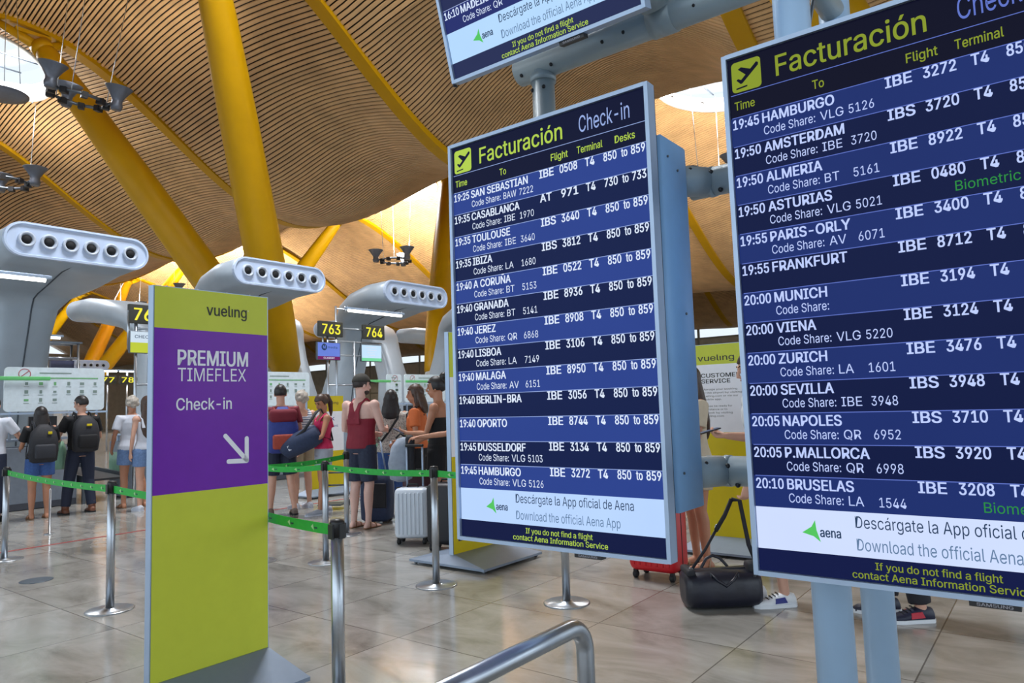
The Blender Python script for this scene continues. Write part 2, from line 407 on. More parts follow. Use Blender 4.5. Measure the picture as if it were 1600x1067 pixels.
def board(label, tl, tilt, rows, pal, bio=(), housing=True):
    """a portrait board; tl = top corner of its lit area, local axes: x along the board, y away from the reader, z up"""
    root = thing('flight_board', label, 'flight board', tl, UVR)
    root.rotation_euler = (tilt, 0, UVR) if tilt else (0, 0, UVR)
    def P(u, v, d=0.0): return Vector((u*SW, -d, -v*SH))
    hdr, rl, rd, ban, txt, yel, foot, white2 = [screen(pal+str(i), c) for i, c in enumerate(PAL[pal])]
    dk = screen('ink', (40, 62, 92)); dk2 = screen('ink_soft', (96, 124, 158)); gr = screen('logo_green', (84, 196, 96)); bg_ = screen('green_text', (44, 140, 62))
    L0, PITCH = .1205, .0585
    mb = MB([hdr, rl, rd, ban, foot])
    def rect(u0, v0, u1, v1, mi, d=0.0): mb.face([P(u0, v0, d), P(u1, v0, d), P(u1, v1, d), P(u0, v1, d)], mi)
    rect(0, 0, 1, L0, 0)
    for i in range(13): rect(0, L0+PITCH*i, 1, L0+PITCH*(i+1), 1 + i % 2)
    B0 = L0+PITCH*13
    rect(0, B0, 1, .959, 3); rect(0, .959, 1, 1, 4)
    scr = mb.build('screen', root)
    mb = MB([white2]); 
    for v in [.0745] + [L0+PITCH*i for i in range(13)]:
        mb.face([P(.006, v-.0007, .001), P(.996, v-.0007, .001), P(.996, v+.0007, .001), P(.006, v+.0007, .001)], 0)
    mb.build('row_line', scr)
    def to3(x, y): return Vector((x, -.0015, y))
    def t(mb_, s, u, v, h, **k):
        if 'w' in k and k['w']: k['w'] *= SW
        if 'maxw' in k and k['maxw']: k['maxw'] *= SW
        text(mb_, s, u*SW, -v*SH, h*SH, to3, **k)
    mt = MB([txt]); my = MB([yel]); mf = MB([yel]); mk = MB([white2]);
    for i, r in enumerate(rows):
        if r is None: continue
        L = L0+PITCH*i; tm, dest, cc, cn, al, num = r
        t(mt, tm, .008, L+.0235, .0188, bold=1, w=.09); t(mt, dest, .111, L+.0235, .0188, bold=1, maxw=.36, cond=.88)
        if cc is not None:
            t(mt, 'Code Share:', .113, L+.0478, .0165, w=.168)
            if cc: t(mt, cc, .297, L+.0478, .0165, maxw=.071, cond=.95); t(mt, cn, .458, L+.0478, .0165, align='R', maxw=.074)
        if al:
            t(mt, al, .494, L+.0200, .0188, bold=1, maxw=.075); t(mt, num, .683, L+.0200, .0188, bold=1, align='R', maxw=.085)
            t(mt, 'T4', .722, L+.0200, .0188, bold=1, w=.043)
            d = ('730', '733') if dest == 'CASABLANCA' else ('850', '859')
            t(mt, d[0], .808, L+.0200, .0188, bold=1, w=.058); t(mt, 'to', .888, L+.0200, .0188, bold=1, w=.026); t(mt, d[1], .990, L+.0200, .0188, bold=1, align='R', w=.059)
        if i in bio: mg = MB([bg_]); t(mg, 'Biometric boarding', .655, L+.0470, .0165, w=.32); mg.build('boarding_note', scr)
    t(my, 'Facturación', .167, .060, .040, bold=2, w=.449)
    for s, u, a, w in (('Time', .018, 'L', .07), ('To', .28, 'L', .036), ('Flight', .556, 'L', .084), ('Terminal', .685, 'L', .12), ('Desks', .862, 'L', .088)):
        mc = MB([yel]); t(mc, s, u, .106, .0165, bold=2, w=w); mc.build('column_heading', scr)
    t(mf, 'If you do not find a flight', .522, .9780, .0124, align='C', w=.325, bold=2); t(mf, 'contact Aena Information Service', .522, .9950, .0124, align='C', w=.46, bold=2)
    t(mk, 'Check-in', .699, .0575, .0385, w=.232)
    mk.build('check_in_title', scr); mf.build('footer_text', scr)
    mt.build('flight_text', scr); my.build('title_text', scr)
    mb = MB([dk2]); t(mb, 'Download the official Aena App', .311, .9475, .0205, w=.50); mb.build('banner_second_line', scr)
    mb = MB([dk]); t(mb, 'Descárgate la App oficial de Aena', .311, .9085, .0205, w=.56)
    mb.build('banner_first_line', scr); mb = MB([dk])
    t(mb, 'aena', .204, .929, .0165, w=.062, bold=1); mb.build('logo_name', scr)
    mb = MB([gr])
    mb.face([P(u, v, .0015) for u, v in ((.148, .9235), (.178, .912), (.190, .900), (.193, .918), (.204, .9385), (.183, .929))]); mb.build('logo', scr)
    mb = MB([yel, hdr]); n = 6; x0, x1, y0, y1, r = .013, .116, .009, .0705, .014; pts = []
    for (cxx, cyy, a0) in ((x1-r, y0+r*SW/SH, 0), (x0+r, y0+r*SW/SH, 90), (x0+r, y1-r*SW/SH, 180), (x1-r, y1-r*SW/SH, 270)):
        for k in range(n+1):
            a = R(a0+90*k/n); pts.append(P(cxx+r*math.cos(a), cyy-r*SW/SH*math.sin(a), .0012))
    mb.face(pts, 0)
    def sh(pl): mb.face([P(x0+(x1-x0)*a, y0+(y1-y0)*b, .002) for a, b in pl], 1)
    sh([(.16, .60), (.22, .56), (.32, .62), (.86, .16), (.93, .20), (.92, .28), (.36, .74), (.30, .75)]); sh([(.23, .25), (.34, .20), (.66, .34), (.50, .50)]); sh([(.14, .86), (.52, .83), (.52, .88), (.14, .91)])
    mb.build('pictogram', scr)
    # frame, back, housing
    fr = .013
    mb = MB([alu])
    for (c, d) in (((-fr/2-.001, .012, -SH/2), (fr, .045, SH+2*fr)), ((SW+fr/2+.001, .012, -SH/2), (fr, .045, SH+2*fr)), ((SW/2, .012, fr/2+.001), (SW+.004, .045, fr)), ((SW/2, .012, -SH-fr/2-.001), (SW+.004, .045, fr))):
        mb.box(c, d, 0)
    mb.build('frame', root)
    mb = MB([black]); mb.box((-fr-.0045, .012, -SH+.0), (.004, .022, .045)); mb.build('sensor', root)
    mb = MB([black, screen('maker_grey', (120, 124, 134))]); mb.box((SW*.66, .012, -SH-fr-.008), (.10, .03, .013)); 
    text(mb, 'SAMSUNG', SW*.66, -SH-fr-.0115, .007, lambda x, y: Vector((x, -.0035, y)), mi=1, bold=1, align='C', w=.07); mb.build('maker_plate', root)
    mb = MB([steel_d]); mb.box((SW/2, .045, -SH/2), (SW+.012, .02, SH+.012)); mb.build('back_panel', root)
    if housing:
        mb = MB([paint_grey]); y0, y1, x0, x1, rr = .056, .30, .01, SW+.018, .075; ring = []
        for (px, py, a0) in ((x1, y0, None), (x1-rr, y1-rr, 0), (x0+rr, y1-rr, 90), (x0, y0, None)):
            if a0 is None: ring.append((px, py))
            else:
                for k in range(9): a = R(a0+90*k/8); ring.append((px+rr*math.cos(a), py+rr*math.sin(a)))
        mb.grid([[Vector((x, y, z)) for x, y in ring] for z in (-SH+.125, -.14)], 0, True, True, True)
        mb.build('housing', root)
        mb = MB([steel_d])
        for (x, y, z) in ((x1+.002, .10, -.2), (x1+.002, .17, -.23), (x1+.002, .10, -1.2), (x1+.002, .18, -.7)): mb.lathe([(.004, -.002), (.004, .002)], (x, y, z), axis='x', n=8)
        mb.build('screws', root)
    return root
PAL = {'near': [(15, 20, 50), (44, 66, 140), (19, 31, 74), (184, 212, 255), (222, 234, 255), (176, 206, 78), (18, 26, 66), (150, 172, 226)],
       'wide': [(12, 13, 36), (30, 47, 108), (15, 25, 66), (206, 220, 255), (190, 206, 255), (134, 150, 44), (18, 26, 70), (96, 116, 200)],  # dimmer tones imitate the light a screen loses at a steep viewing angle
       'hung': [(33, 36, 76), (37, 46, 108), (37, 44, 84), (180, 216, 255), (214, 228, 255), (176, 206, 78), (38, 46, 84), (168, 184, 230)]}
board('smaller upright flight board with blue-grey rounded housing, first flight San Sebastian', W(-1.777, 1.981, 2.392), 0, ROWS1, 'near')
board('largest flight board with dark rows, first flight Hamburgo, cut off by the picture edge', W(-.702, 1.98, 2.388), R(.65), ROWS2, 'wide', bio=(3, 12))
board('upper flight board tilted down above the others, last flight Madeira', W(-1.795, 1.66, 4.082), R(14.95), ROWS3, 'hung')

# ------------------------------------------------------------------ tubular support of the boards
root = thing('board_stand', 'silver tubular stand that carries the three flight boards', 'stand', W(-.58, 2.30), UVR)
def L(u, v, z): return Vector((u+.58, v-2.30, z))
for (v, r) in ((2.36, .057), (2.98, .057)):
    mb = MB([post_m]); mb.tube([L(-.615, v, 0), L(-.615, v, 4.6)], r, n=28); mb.build('post', root)
def crossbar(u0, u1, v, z, r, name='crossbar'):
    mb = MB([tube_grey]); mb.tube([L(u0, v, z), L(u1, v, z)], r, n=24); return mb.build(name, root)
def bolts(lst, o):
    for c in lst:
        mb = MB([black]); mb.ell(c, (.009, .009, .009), n=8, m=5); mb.build('bolt', o)
for z in (2.165, 1.175):
    c = crossbar(-.99, -.3, 2.36, z, .05)
    mb = MB([tube_grey]); mb.tube([L(-1.05, 2.25, z), L(-.985, 2.29, z), L(-.93, 2.345, z)], [.054, .053, .05], n=20); mb.tube([L(-.925, 2.36, z), L(-.905, 2.36, z)], .0525, n=24); mb.build('elbow', c)
    bolts([L(-.90, 2.315, z+.02), L(-.955, 2.27, z+.03), L(-.965, 2.26, z+.02), L(-.875, 2.33, z-.042)], c)
c = crossbar(-1.86, -.58, 2.55, 2.925, .062)
mb = MB([tube_grey]); mb.tube([L(-1.735, 2.55, 2.9), L(-1.735, 2.55, 1.4)], .05, n=24); h = mb.build('hanger', root)
bolts([L(-1.765, 2.508, 2.80), L(-1.705, 2.508, 2.80)], h)
mb = MB([tube_grey]); mb.tube([L(-1.735, 2.55, 2.872), L(-1.735, 2.55, 2.84)], .058, n=24); mb.build('collar', h)
bolts([L(-1.66, 2.505, 2.885), L(-1.40, 2.50, 2.895), L(-1.82, 2.505, 2.885), L(-1.30, 2.498, 2.90), L(-1.0, 2.5, 2.9)], c)
mb = MB([tube_grey]); mb.tube([L(-1.15, 2.48, 2.94), L(-1.15, 2.36, 3.05), L(-1.15, 2.2, 3.3)], .055, n=20); mb.tube([L(-1.20, 2.55, 2.925), L(-1.10, 2.55, 2.925)], .068, n=24); mb.build('elbow', c)
mb = MB([tube_grey]); mb.box(L(-1.39, 2.28, 2.3) + Vector((0, .13, 0)), (.3, .22, .3)); mb.build('mounting_plate', root)
mb = MB([steel_d]); 
for (a, b) in (((-.50, 2.36, 2.7), (-.40, 2.9, 3.6)), ((-.62, 2.42, 2.45), (-.58, 2.92, 3.4))): mb.tube([L(*a), L(*b)], .007, n=6)
mb.build('bracing_wires', root)
for z in (2.925, 3.9): 
    mb = MB([tube_grey]); mb.tube([L(-.615, 2.36, z), L(-.615, 2.98, z)], .045, n=20); mb.build('tie_bar', root)

# low bumper rail in front
mb = MB([steel]); za = .735; pts = []; u = -1.245
pts = [W(u, .2, za)]
for k in range(9):
    a = R(90*k/8); pts.append(W(u, 1.86+.085*math.sin(a), za-.085+.085*math.cos(a)))
pts.append(W(u, 1.945, 0.0)); mb.tube(pts, .028, n=22); rl = tag(mb.build('bumper_rail'), 'bent stainless steel tube rail low in front of the flight boards', 'rail')
mb = MB([steel]); mb.tube([W(u, .1, za-.01), W(u, .1, 0)], .028, n=16); mb.build('rail_leg', rl)

# ------------------------------------------------------------------ advertising totems
def totem(label, u, v0, wd, z0, z1, bands, deco, group='lime and white advertising totems', stick=.24, rot=None):
    """face looks along +u; v0 is the edge nearest the entrance; bands = [(z-fraction from top, material index)]"""
    root = thing('sign_totem', label, 'totem sign', W(u, v0+wd/2), UVR if rot is None else rot, group)
    H = z1-z0; th = .05
    mats = [lime, purple, whitep, lime2]
    mb = MB(mats)
    def p(x, y, d=.001): return Vector((d, (x-.5)*wd, z1-y*H))
    for (y0, y1, yl0, yl1, mi) in bands:          # y at the near edge / at the far edge
        mb.face([p(0, y0), p(1, yl0), p(1, yl1), p(0, y1)], mi)
    pn = mb.build('printed_panel', root)
    mb = MB([alu]); mb.box((-th/2, 0, (z0+z1)/2), (th-.004, wd+.012, H+.008)); mb.build('panel_frame', root)
    mb = MB([M('totem_base_metal', (132, 146, 166), .42, .35, .03)]); a, b = wd/2+.0, wd/2+.09
    s = stick
    top = [Vector((.012, -a, z0+.012)), Vector((.012, a, z0+.012)), Vector((-th-.012, a, z0+.012)), Vector((-th-.012, -a, z0+.012))]
    mid = [Vector((s, -b, .045)), Vector((s, b, .045)), Vector((-th-s, b, .045)), Vector((-th-s, -b, .045))]
    bot = [q*1 - Vector((0, 0, .02)) for q in mid]
    mb.grid([bot, mid, top], 0, True, True, False); bs = mb.build('base_plate', root)
    for x in (s-.04, -th-s+.04):
        for y in (-b+.05, b-.05):
            mb = MB([steel_d]); mb.lathe([(.02, -.012), (.024, 0), (.02, .012)], (x, y, .0235), axis='y', n=12); mb.build('caster', bs)
    deco(root, pn, lambda x, y: Vector((.002, (x-.5)*wd, z1-y*H)), wd, H)
    return root
def put(mats, name, parent, fn):
    mb = MB(mats); fn(mb); return mb.build(name, parent)
def wtext(p, wd, H):
    return lambda x, y: p(x/wd, y/H)        # sign-plane metres, y down
def tput(mb, s, x, y, h, p, wd, H, **k):
    f = lambda X, Y: p(X/wd, -Y/H)
    if k.get('w'): k['w'] *= wd
    text(mb, s, x*wd, -y*H, h*H, f, **k)
def logo_v(pn, p, wd, H, x0, x1, y):
    put([darkp], 'brand_name', pn, lambda mb: tput(mb, 'vuelıng', x0, y, .030, p, wd, H, w=x1-x0, bold=2))
    put([M('logo_dot', (214, 214, 150), .4)], 'logo_dot', pn, lambda mb: mb.face([p(x1+.015+.008*math.cos(a*math.pi/4), y-.021+.0026*math.sin(a*math.pi/4)) for a in range(8)]))
def deco1(root, pn, p, wd, H):
    logo_v(pn, p, wd, H, .43, .795, .0655)
    for s_, y_, h_, w_, b_ in (('PREMIUM', .2035, .040, .615, 1), ('TIMEFLEX', .246, .035, .60, 0), ('Check-in', .322, .031, .475, 2)):
        put([whitep], 'lettering', pn, lambda mb: tput(mb, s_, .19 if b_ < 2 else .18, y_, h_, p, wd, H, w=w_, bold=b_))
    def g(mb):
        def bar(a, b, t=.012):
            ax, ay = a[0]*wd, a[1]*H; bx, by = b[0]*wd, b[1]*H; dx, dy = bx-ax, by-ay; l = math.hypot(dx, dy); nx, ny = -dy/l*t, dx/l*t
            pts = []
            for k in range(9): q = math.pi/2+math.pi*k/8; pts.append((ax+(dx/l*math.cos(q)-dy/l*math.sin(q))*t, ay+(dy/l*math.cos(q)+dx/l*math.sin(q))*t))
            for k in range(9): q = -math.pi/2+math.pi*k/8; pts.append((bx+(dx/l*math.cos(q)-dy/l*math.sin(q))*t, by+(dy/l*math.cos(q)+dx/l*math.sin(q))*t))
            mb.face([p(x/wd, y/H) for x, y in pts])
        bar((.60, .396), (.795, .466)); bar((.797, .406), (.797, .466)); bar((.63, .466), (.797, .468))
    put([whitep], 'arrow', pn, g)
totem('tall lime and purple totem sign for premium check-in with a white arrow', -3.465, 1.679, .6205, .165, 2.05,
      [(0, .108, 0, .111, 0), (.108, .535, .111, .538, 1), (.535, 1, .538, 1, 0)], deco1)
def deco2(root, pn, p, wd, H): logo_v(pn, p, wd, H, .45, .8, .066)
totem('white and golden totem sign half hidden behind the smaller flight board', -4.40, 4.79, .66, .10, 2.09,
      [(0, .205, 0, .205, 0), (.205, .565, .205, .565, 2), (.565, 1, .565, 1, 3)], deco2, stick=.42)
def para(mb, p, wd, H, lines, x, y, h, dy):
    for i, (s, w) in enumerate(lines): tput(mb, s, x, y+i*dy, h, p, wd, H, w=w)
def deco3(root, pn, p, wd, H):
    logo_v(pn, p, wd, H, .08, .66, .085)
    put([darkp], 'lettering', pn, lambda mb: (tput(mb, 'CUSTOMER', .12, .173, .021, p, wd, H, w=.62, bold=1), tput(mb, 'SERVICE', .12, .203, .021, p, wd, H, w=.46, bold=1),
        para(mb, p, wd, H, [('Manage your booking', .55), ('at the airport by visiting', .62), ('vueling.com or via our', .56), ('mobile app.', .3), ('', .1), ('Please be ready for', .46), ('assistance or to', .38), ('rebook by visiting', .46), ('vueling.com', .32)], .13, .24, .009, .0175)))
totem('lime and white customer service totem sign between the two lower boards', -2.55, 6.62-.31, .62, .11, 1.93,
      [(0, .105, 0, .105, 0), (.105, .46, .105, .46, 2), (.46, 1, .46, 1, 3)], deco3, stick=.36, rot=UVR-math.pi/2)
def deco4(root, pn, p, wd, H):
    logo_v(pn, p, wd, H, .5, .85, .09)
    put([M('blue_print', (60, 76, 150), .4)], 'lettering', pn, lambda mb: (tput(mb, 'CHECK', .12, .27, .035, p, wd, H, w=.62, bold=1), tput(mb, 'departures', .14, .34, .026, p, wd, H, w=.7)))
totem('small yellow and white totem sign behind the girl in the pink top', -9.9, 7.32, .74, .12, 1.66,
      [(0, .17, 0, .17, 3), (.17, .6, .17, .6, 2), (.6, 1, .6, 1, 3)], deco4, stick=.2)

# ------------------------------------------------------------------ queue posts and belts
def stanchion_proto():
    root = thing('queue_post', '', 'queue post', (0, 0, 0), 0, 'steel belt posts of the queue')
    mb = MB([steel]); mb.lathe([(.165, 0), (.165, .006), (.155, .010), (.05, .012), (.045, .02)], n=32); mb.build('base', root)
    mb = MB([steel]); mb.lathe([(.029, .02), (.029, .93)], n=24); mb.build('pole', root)
    mb = MB([black]); mb.lathe([(.033, .855), (.033, .925), (.029, .94), (.0, .945)], n=24)
    for a in range(4): mb.box((.033*math.cos(a*math.pi/2), .033*math.sin(a*math.pi/2), .885), (.012 if a % 2 == 0 else .03, .03 if a % 2 == 0 else .012, .07))
    mb.build('belt_head', root)
    return root
sp = stanchion_proto()
POSTS = {'edge': (-8.72, 2.73, 'steel belt post at the picture edge by the red floor tape'), 'tape': (-5.72, 2.47, 'steel belt post standing alone between the floor outlet cover and the purple sign'), 'near': (-2.82, 2.25, 'nearest steel belt post, cut off at its foot by the frame'),
         'mid': (-5.62, 4.35, 'steel belt post just behind the nearest one'), 'case': (-4.10, 4.25, 'steel belt post in front of the white suitcase'), 'under': (-2.93, 4.36, 'steel belt post seen under the smaller flight board'),
         'behind': (-4.15, 2.42, 'steel belt post hidden right behind the purple sign, out of sight'), 'back': (-6.62, 5.42, 'steel belt post standing by the man in the burgundy tank top'), 'hidden': (-6.25, 4.05, 'steel belt post mostly hidden by the purple sign, where two belts meet')}
for i, (k, (u, v, lb)) in enumerate(POSTS.items()):
    if i == 0: sp.location = W(u, v); sp['label'] = lb; sp.rotation_euler = (0, 0, UVR)
    else:
        q = dup(sp, lb, W(u, v), UVR)
        if k == 'near': q.scale = (1.08, 1.08, .9/.945)
def belt(a, b, label, z0=.885, z1=.885, sag=.02, logos=True):
    A = Vector((*W(a[0], a[1]).xy, z0)); B = Vector((*W(b[0], b[1]).xy, z1)); d = (B-A); n = 10; ln = d.length; dn = d.normalized()
    side = Vector((dn.y, -dn.x, 0)); 
    if side.dot(Vector((0, -1, 0))) < 0: side = -side
    def at(t): return A+d*t - Vector((0, 0, sag*4*t*(1-t)))
    mb = MB([greenp]); rings = []
    t0 = .036/ln
    for k in range(n+1):
        t = t0+(1-2*t0)*k/n; q = at(t); rings.append([q+side*.001+Vector((0, 0, .026)), q-side*.001+Vector((0, 0, .026)), q-side*.001-Vector((0, 0, .026)), q+side*.001-Vector((0, 0, .026))])
    mb.grid(rings, 0, True, True, False); o = tag(mb.build('barrier_belt'), label, 'belt', 'green queue belts')
    mb = MB([M('belt_mark_pale', (170, 214, 150), .5), M('belt_mark_ink', (24, 60, 70), .5)]); s = .16
    while s < ln-.1:
        q = at(s/ln)+side*.0022; f = lambda x, z: q+dn*x+Vector((0, 0, z))
        mb.face([f(-.022, 0), f(0, .015), f(.003, .002), f(.008, -.017)], 0)
        mb.box(q+dn*.025-Vector((0, 0, .002)), (.026, .0012, .008), 1, rot=Matrix.Rotation(math.atan2(dn.y, dn.x), 3, 'Z')); s += .24
    mb.build('belt_logos', o); return o
Pq = {k: (a, b) for k, (a, b, _) in POSTS.items()}
belt(Pq['edge'], Pq['tape'], 'green queue belt running in front of the travellers at the first desk')
belt(Pq['tape'], Pq['behind'], 'green queue belt from the lone post to behind the purple sign')
belt(Pq['behind'], Pq['near'], 'green queue belt emerging behind the purple sign to the nearest post', .885, .845)
belt(Pq['hidden'], Pq['mid'], 'green queue belt from behind the purple sign to the second post')
belt(Pq['mid'], Pq['case'], 'green queue belt across the burgundy man and the white suitcase')
belt(Pq['case'], Pq['under'], 'green queue belt disappearing behind the smaller flight board')
belt(Pq['hidden'], Pq['back'], 'green queue belt in front of the girl with the navy bag')
belt((-7.6, 7.3), (-5.2, 7.4), 'green queue belt behind the woman in orange', .93, .93)
belt((-7.2, 6.6), (-5.3, 6.7), 'green queue belt beside the patterned blouse', .9, .9)
belt((-9.6, 9.2), (-7.0, 9.3), 'short green queue belt beyond the patterned blouse', .92, .92)
for (u, v, lb) in ((-7.6, 7.3, 'far belt post behind the patterned blouse'), (-5.2, 7.4, 'far belt post hidden behind the smaller board and the laughing women'), (-7.2, 6.6, 'belt post just behind the patterned blouse'), (-5.3, 6.7, 'belt post behind the woman in black'), (-9.6, 9.2, 'far belt post beyond the girl in pink'), (-7.0, 9.3, 'far belt post in line with the women at the queue')):
    dup(sp, lb, W(u, v), UVR)
mb = MB([steel]); mb.lathe([(.06, 0), (.06, .01), (.012, .02), (.012, .55), (.0, .56)], n=12); tag(mb.build('short_post', None, W(-10.09, 3.63)), 'short thin steel post between the first two travellers', 'post')
# ------------------------------------------------------------------ white bent air vent towers
def vent_tower_proto():
    root = thing('vent_tower', '', 'vent tower', (0, 0, 0), UVR, 'white bent air vent towers')
    hw, hh, zc = 1.17, .27, 4.5; N = 12
    def stad(x, w, h, z, dx=0.0):
        pts = []; r = h; l = w-r
        for k in range(N+1): a = R(-90+180*k/N); pts.append(Vector((x+dx*math.sin(a), l+r*math.cos(a), z+r*math.sin(a))))
        for k in range(N+1): a = R(90+180*k/N); pts.append(Vector((x+dx*math.sin(a), -l+r*math.cos(a), z+r*math.sin(a))))
        return pts
    X0 = 4.3; zc, hh = 4.5, .27
    path = [(4.27, zc+hh+.03, zc-hh-.03, 4.27, 1.20), (3.4, 4.79, 4.16, 3.5, 1.19), (2.6, 4.67, 4.0, 2.85, 1.10), (2.0, 4.44, 3.89, 2.36, .94), (1.62, 4.12, 3.81, 2.14, .76), (1.36, 3.74, 3.62, 2.03, .55), (1.12, 3.1, 3.1, 1.86, .49), (.86, 2.4, 2.4, 1.62, .52), (.6, 1.2, 1.2, 1.42, .80), (.5, 0, 0, 1.32, 1.0)]
    mb = MB(tower_grey); rings = []
    for i, (xo, zo, zi, xi, yh) in enumerate(path):
        o_, i_ = Vector((xo, 0, zo)), Vector((xi, 0, zi)); mid, half = (o_+i_)/2, (o_-i_)/2; ring = []
        th = half.length
        for k in range(44):
            a = 2*math.pi*k/44; ca, sa = math.cos(a), math.sin(a); cy_ = (yh-th)*(1 if ca > 0 else -1) if abs(ca) > 1e-6 else 0
            if i < 5: ring.append(mid + half*sa + Vector((0, cy_+th*ca, 0)))
            else: ring.append(mid + half*math.copysign(abs(sa)**.5, sa) + Vector((0, yh*math.copysign(abs(ca)**.5, ca), 0)))
        rings.append(ring)
    mb.grid(rings); arm = mb.build('duct', root)
    mb = MB(steel_d)
    for y in (.52, -.5): mb.box((3.98, y, 4.195), (.05, .66, .012), rot=Matrix.Rotation(R(-4), 3, 'Y'))
    mb.tube([(4.3, 0, 4.23)]+[(xi+.004, 0, zi-.004) for (_, _, zi, xi, _) in path[1:]], .014, n=6)
    mb.box((4.25, 0, zc+hh+.03), (.1, .03, .02)); mb.build('seam', arm)
    mb = MB([white_gloss]); mb.grid([stad(X0-.04, hw+.035, hh+.035, zc), stad(X0+.03, hw+.03, hh+.03, zc), stad(X0+.035, hw-.005, hh-.005, zc), stad(X0, hw-.02, hh-.02, zc)], 0, True, True, False)
    mb.build('end_face', root)
    for k in range(6):
        y = -.86+k*.344
        mb = MB([M('nozzle_ring', (186, 196, 212), .35)]); mb.lathe([(.135, X0), (.135, X0+.045), (.118, X0+.06), (.095, X0+.045), (.077, X0+.01)], (0, y, zc), axis='x', n=24, caps=False); nz = mb.build('nozzle', root)
        mb = MB([M('vent_hole', (14, 15, 18), .8)]); mb.lathe([(.076, X0+.005), (.074, X0+.035), (.0, X0+.037)], (0, y, zc), axis='x', n=20); mb.build('opening', nz)
    return root
vt = vent_tower_proto()
VT = ['pale grey bent air vent tower cut by the picture edge, widest row of six nozzles', 'pale bent air vent tower in front of the thick yellow column, above the purple sign', 'pale bent air vent tower with a lamp strip below it, touching the smaller flight board',
      'pale air vent tower mostly hidden behind the smaller flight board', 'pale air vent tower farther on, hidden behind the smaller flight board', 'last pale bent air vent tower, hidden behind the flight boards']
TV = [5.4, 9.6, 13.9, 18.15, 22.4, 26.6]
for i, v in enumerate(TV):
    if i == 0: vt.location = W(-18.2, v); vt['label'] = VT[i]
    else: dup(vt, VT[i], W(-18.2, v), UVR)
VR = ['rear air vent tower turned away, hidden behind the nearest one', 'pale rear vent tower, its rounded arm end beside desk sign 76', 'rear air vent tower turned away, hidden behind the purple sign',
      'pale rear vent tower turned away, its arm end beside desk sign 763', 'pale rear vent tower turned away, its arm seen past desk sign 764', 'last rear vent tower turned away, hidden behind the flight boards']
for i, v in enumerate(TV): dup(vt, VR[i], W(-18.2, v), UVR+math.pi)
dup(vt, 'tiny far air vent tower, its round nozzles just above the pictogram board', W(-49.6, 18.1), UVR)
dup(vt, 'far air vent tower of the next island, behind the nearest tower stem', W(-52.5, 11.2), UVR)

# ------------------------------------------------------------------ check-in desks, boards, number signs
desk_m = M('desk_panel_grey', (126, 136, 150), .45, .2); desk_d = M('desk_side_dark', (58, 62, 72), .5); belt_m = M('conveyor_rubber', (32, 33, 38), .6)
def desk(u, v, label):
    root = thing('check_in_desk', label, 'desk', W(u, v), UVR, 'grey check-in desks')
    mb = MB(desk_m); mb.box((-.35, 0, .5), (.7, 1.15, .98), bev=.02); mb.build('cabinet', root)
    mb = MB(alu); mb.box((-.30, 0, 1.10), (.5, 1.2, .035), bev=.01); mb.box((-.52, -.5, 1.03), (.04, .04, .12)); mb.box((-.52, .5, 1.03), (.04, .04, .12)); mb.build('counter_top', root)
    mb = MB(desk_d); mb.box((.004, 0, .06), (.006, 1.13, .1)); mb.build('kick_plate', root)
    mb = MB([black, screen('desk', (90, 110, 140), .5)]); mb.box((-.45, .2, 1.32), (.04, .42, .3)); mb.box((-.45, .2, 1.14), (.12, .08, .06)); mb.build('monitor', root)
    return root
def conveyor(u, v, label):
    root = thing('baggage_belt', label, 'baggage belt', W(u, v), UVR, 'black baggage belts')
    mb = MB(belt_m); mb.prism([(.1, -.3, .36), (.1, .3, .36), (-2.2, .3, .50), (-2.2, -.3, .50)], (0, 0, .035)); mb.build('belt_surface', root)
    mb = MB(steel_d)
    for y in (-.33, .33):
        mb.prism([(.14, y-.02, .30), (.14, y+.02, .30), (-2.2, y+.02, .44), (-2.2, y-.02, .44)], (0, 0, .15)); mb.box((.05, y, .17), (.05, .05, .34)); mb.box((-1.4, y, .22), (.05, .05, .44))
    mb.build('side_frame', root)
    mb = MB(M('green_glass_panel', (150, 200, 170), .2)); mb.box((-.3, .372, .62), (.7, .02, .36)); mb.build('glass_side', root)
    return root
ink = M('pictogram_ink', (120, 140, 136), .6); ink_g = M('pictogram_green', (108, 172, 116), .6); redp = M('prohibition_red', (170, 96, 104), .6); board_w = M('board_white', (205, 218, 226), .35)
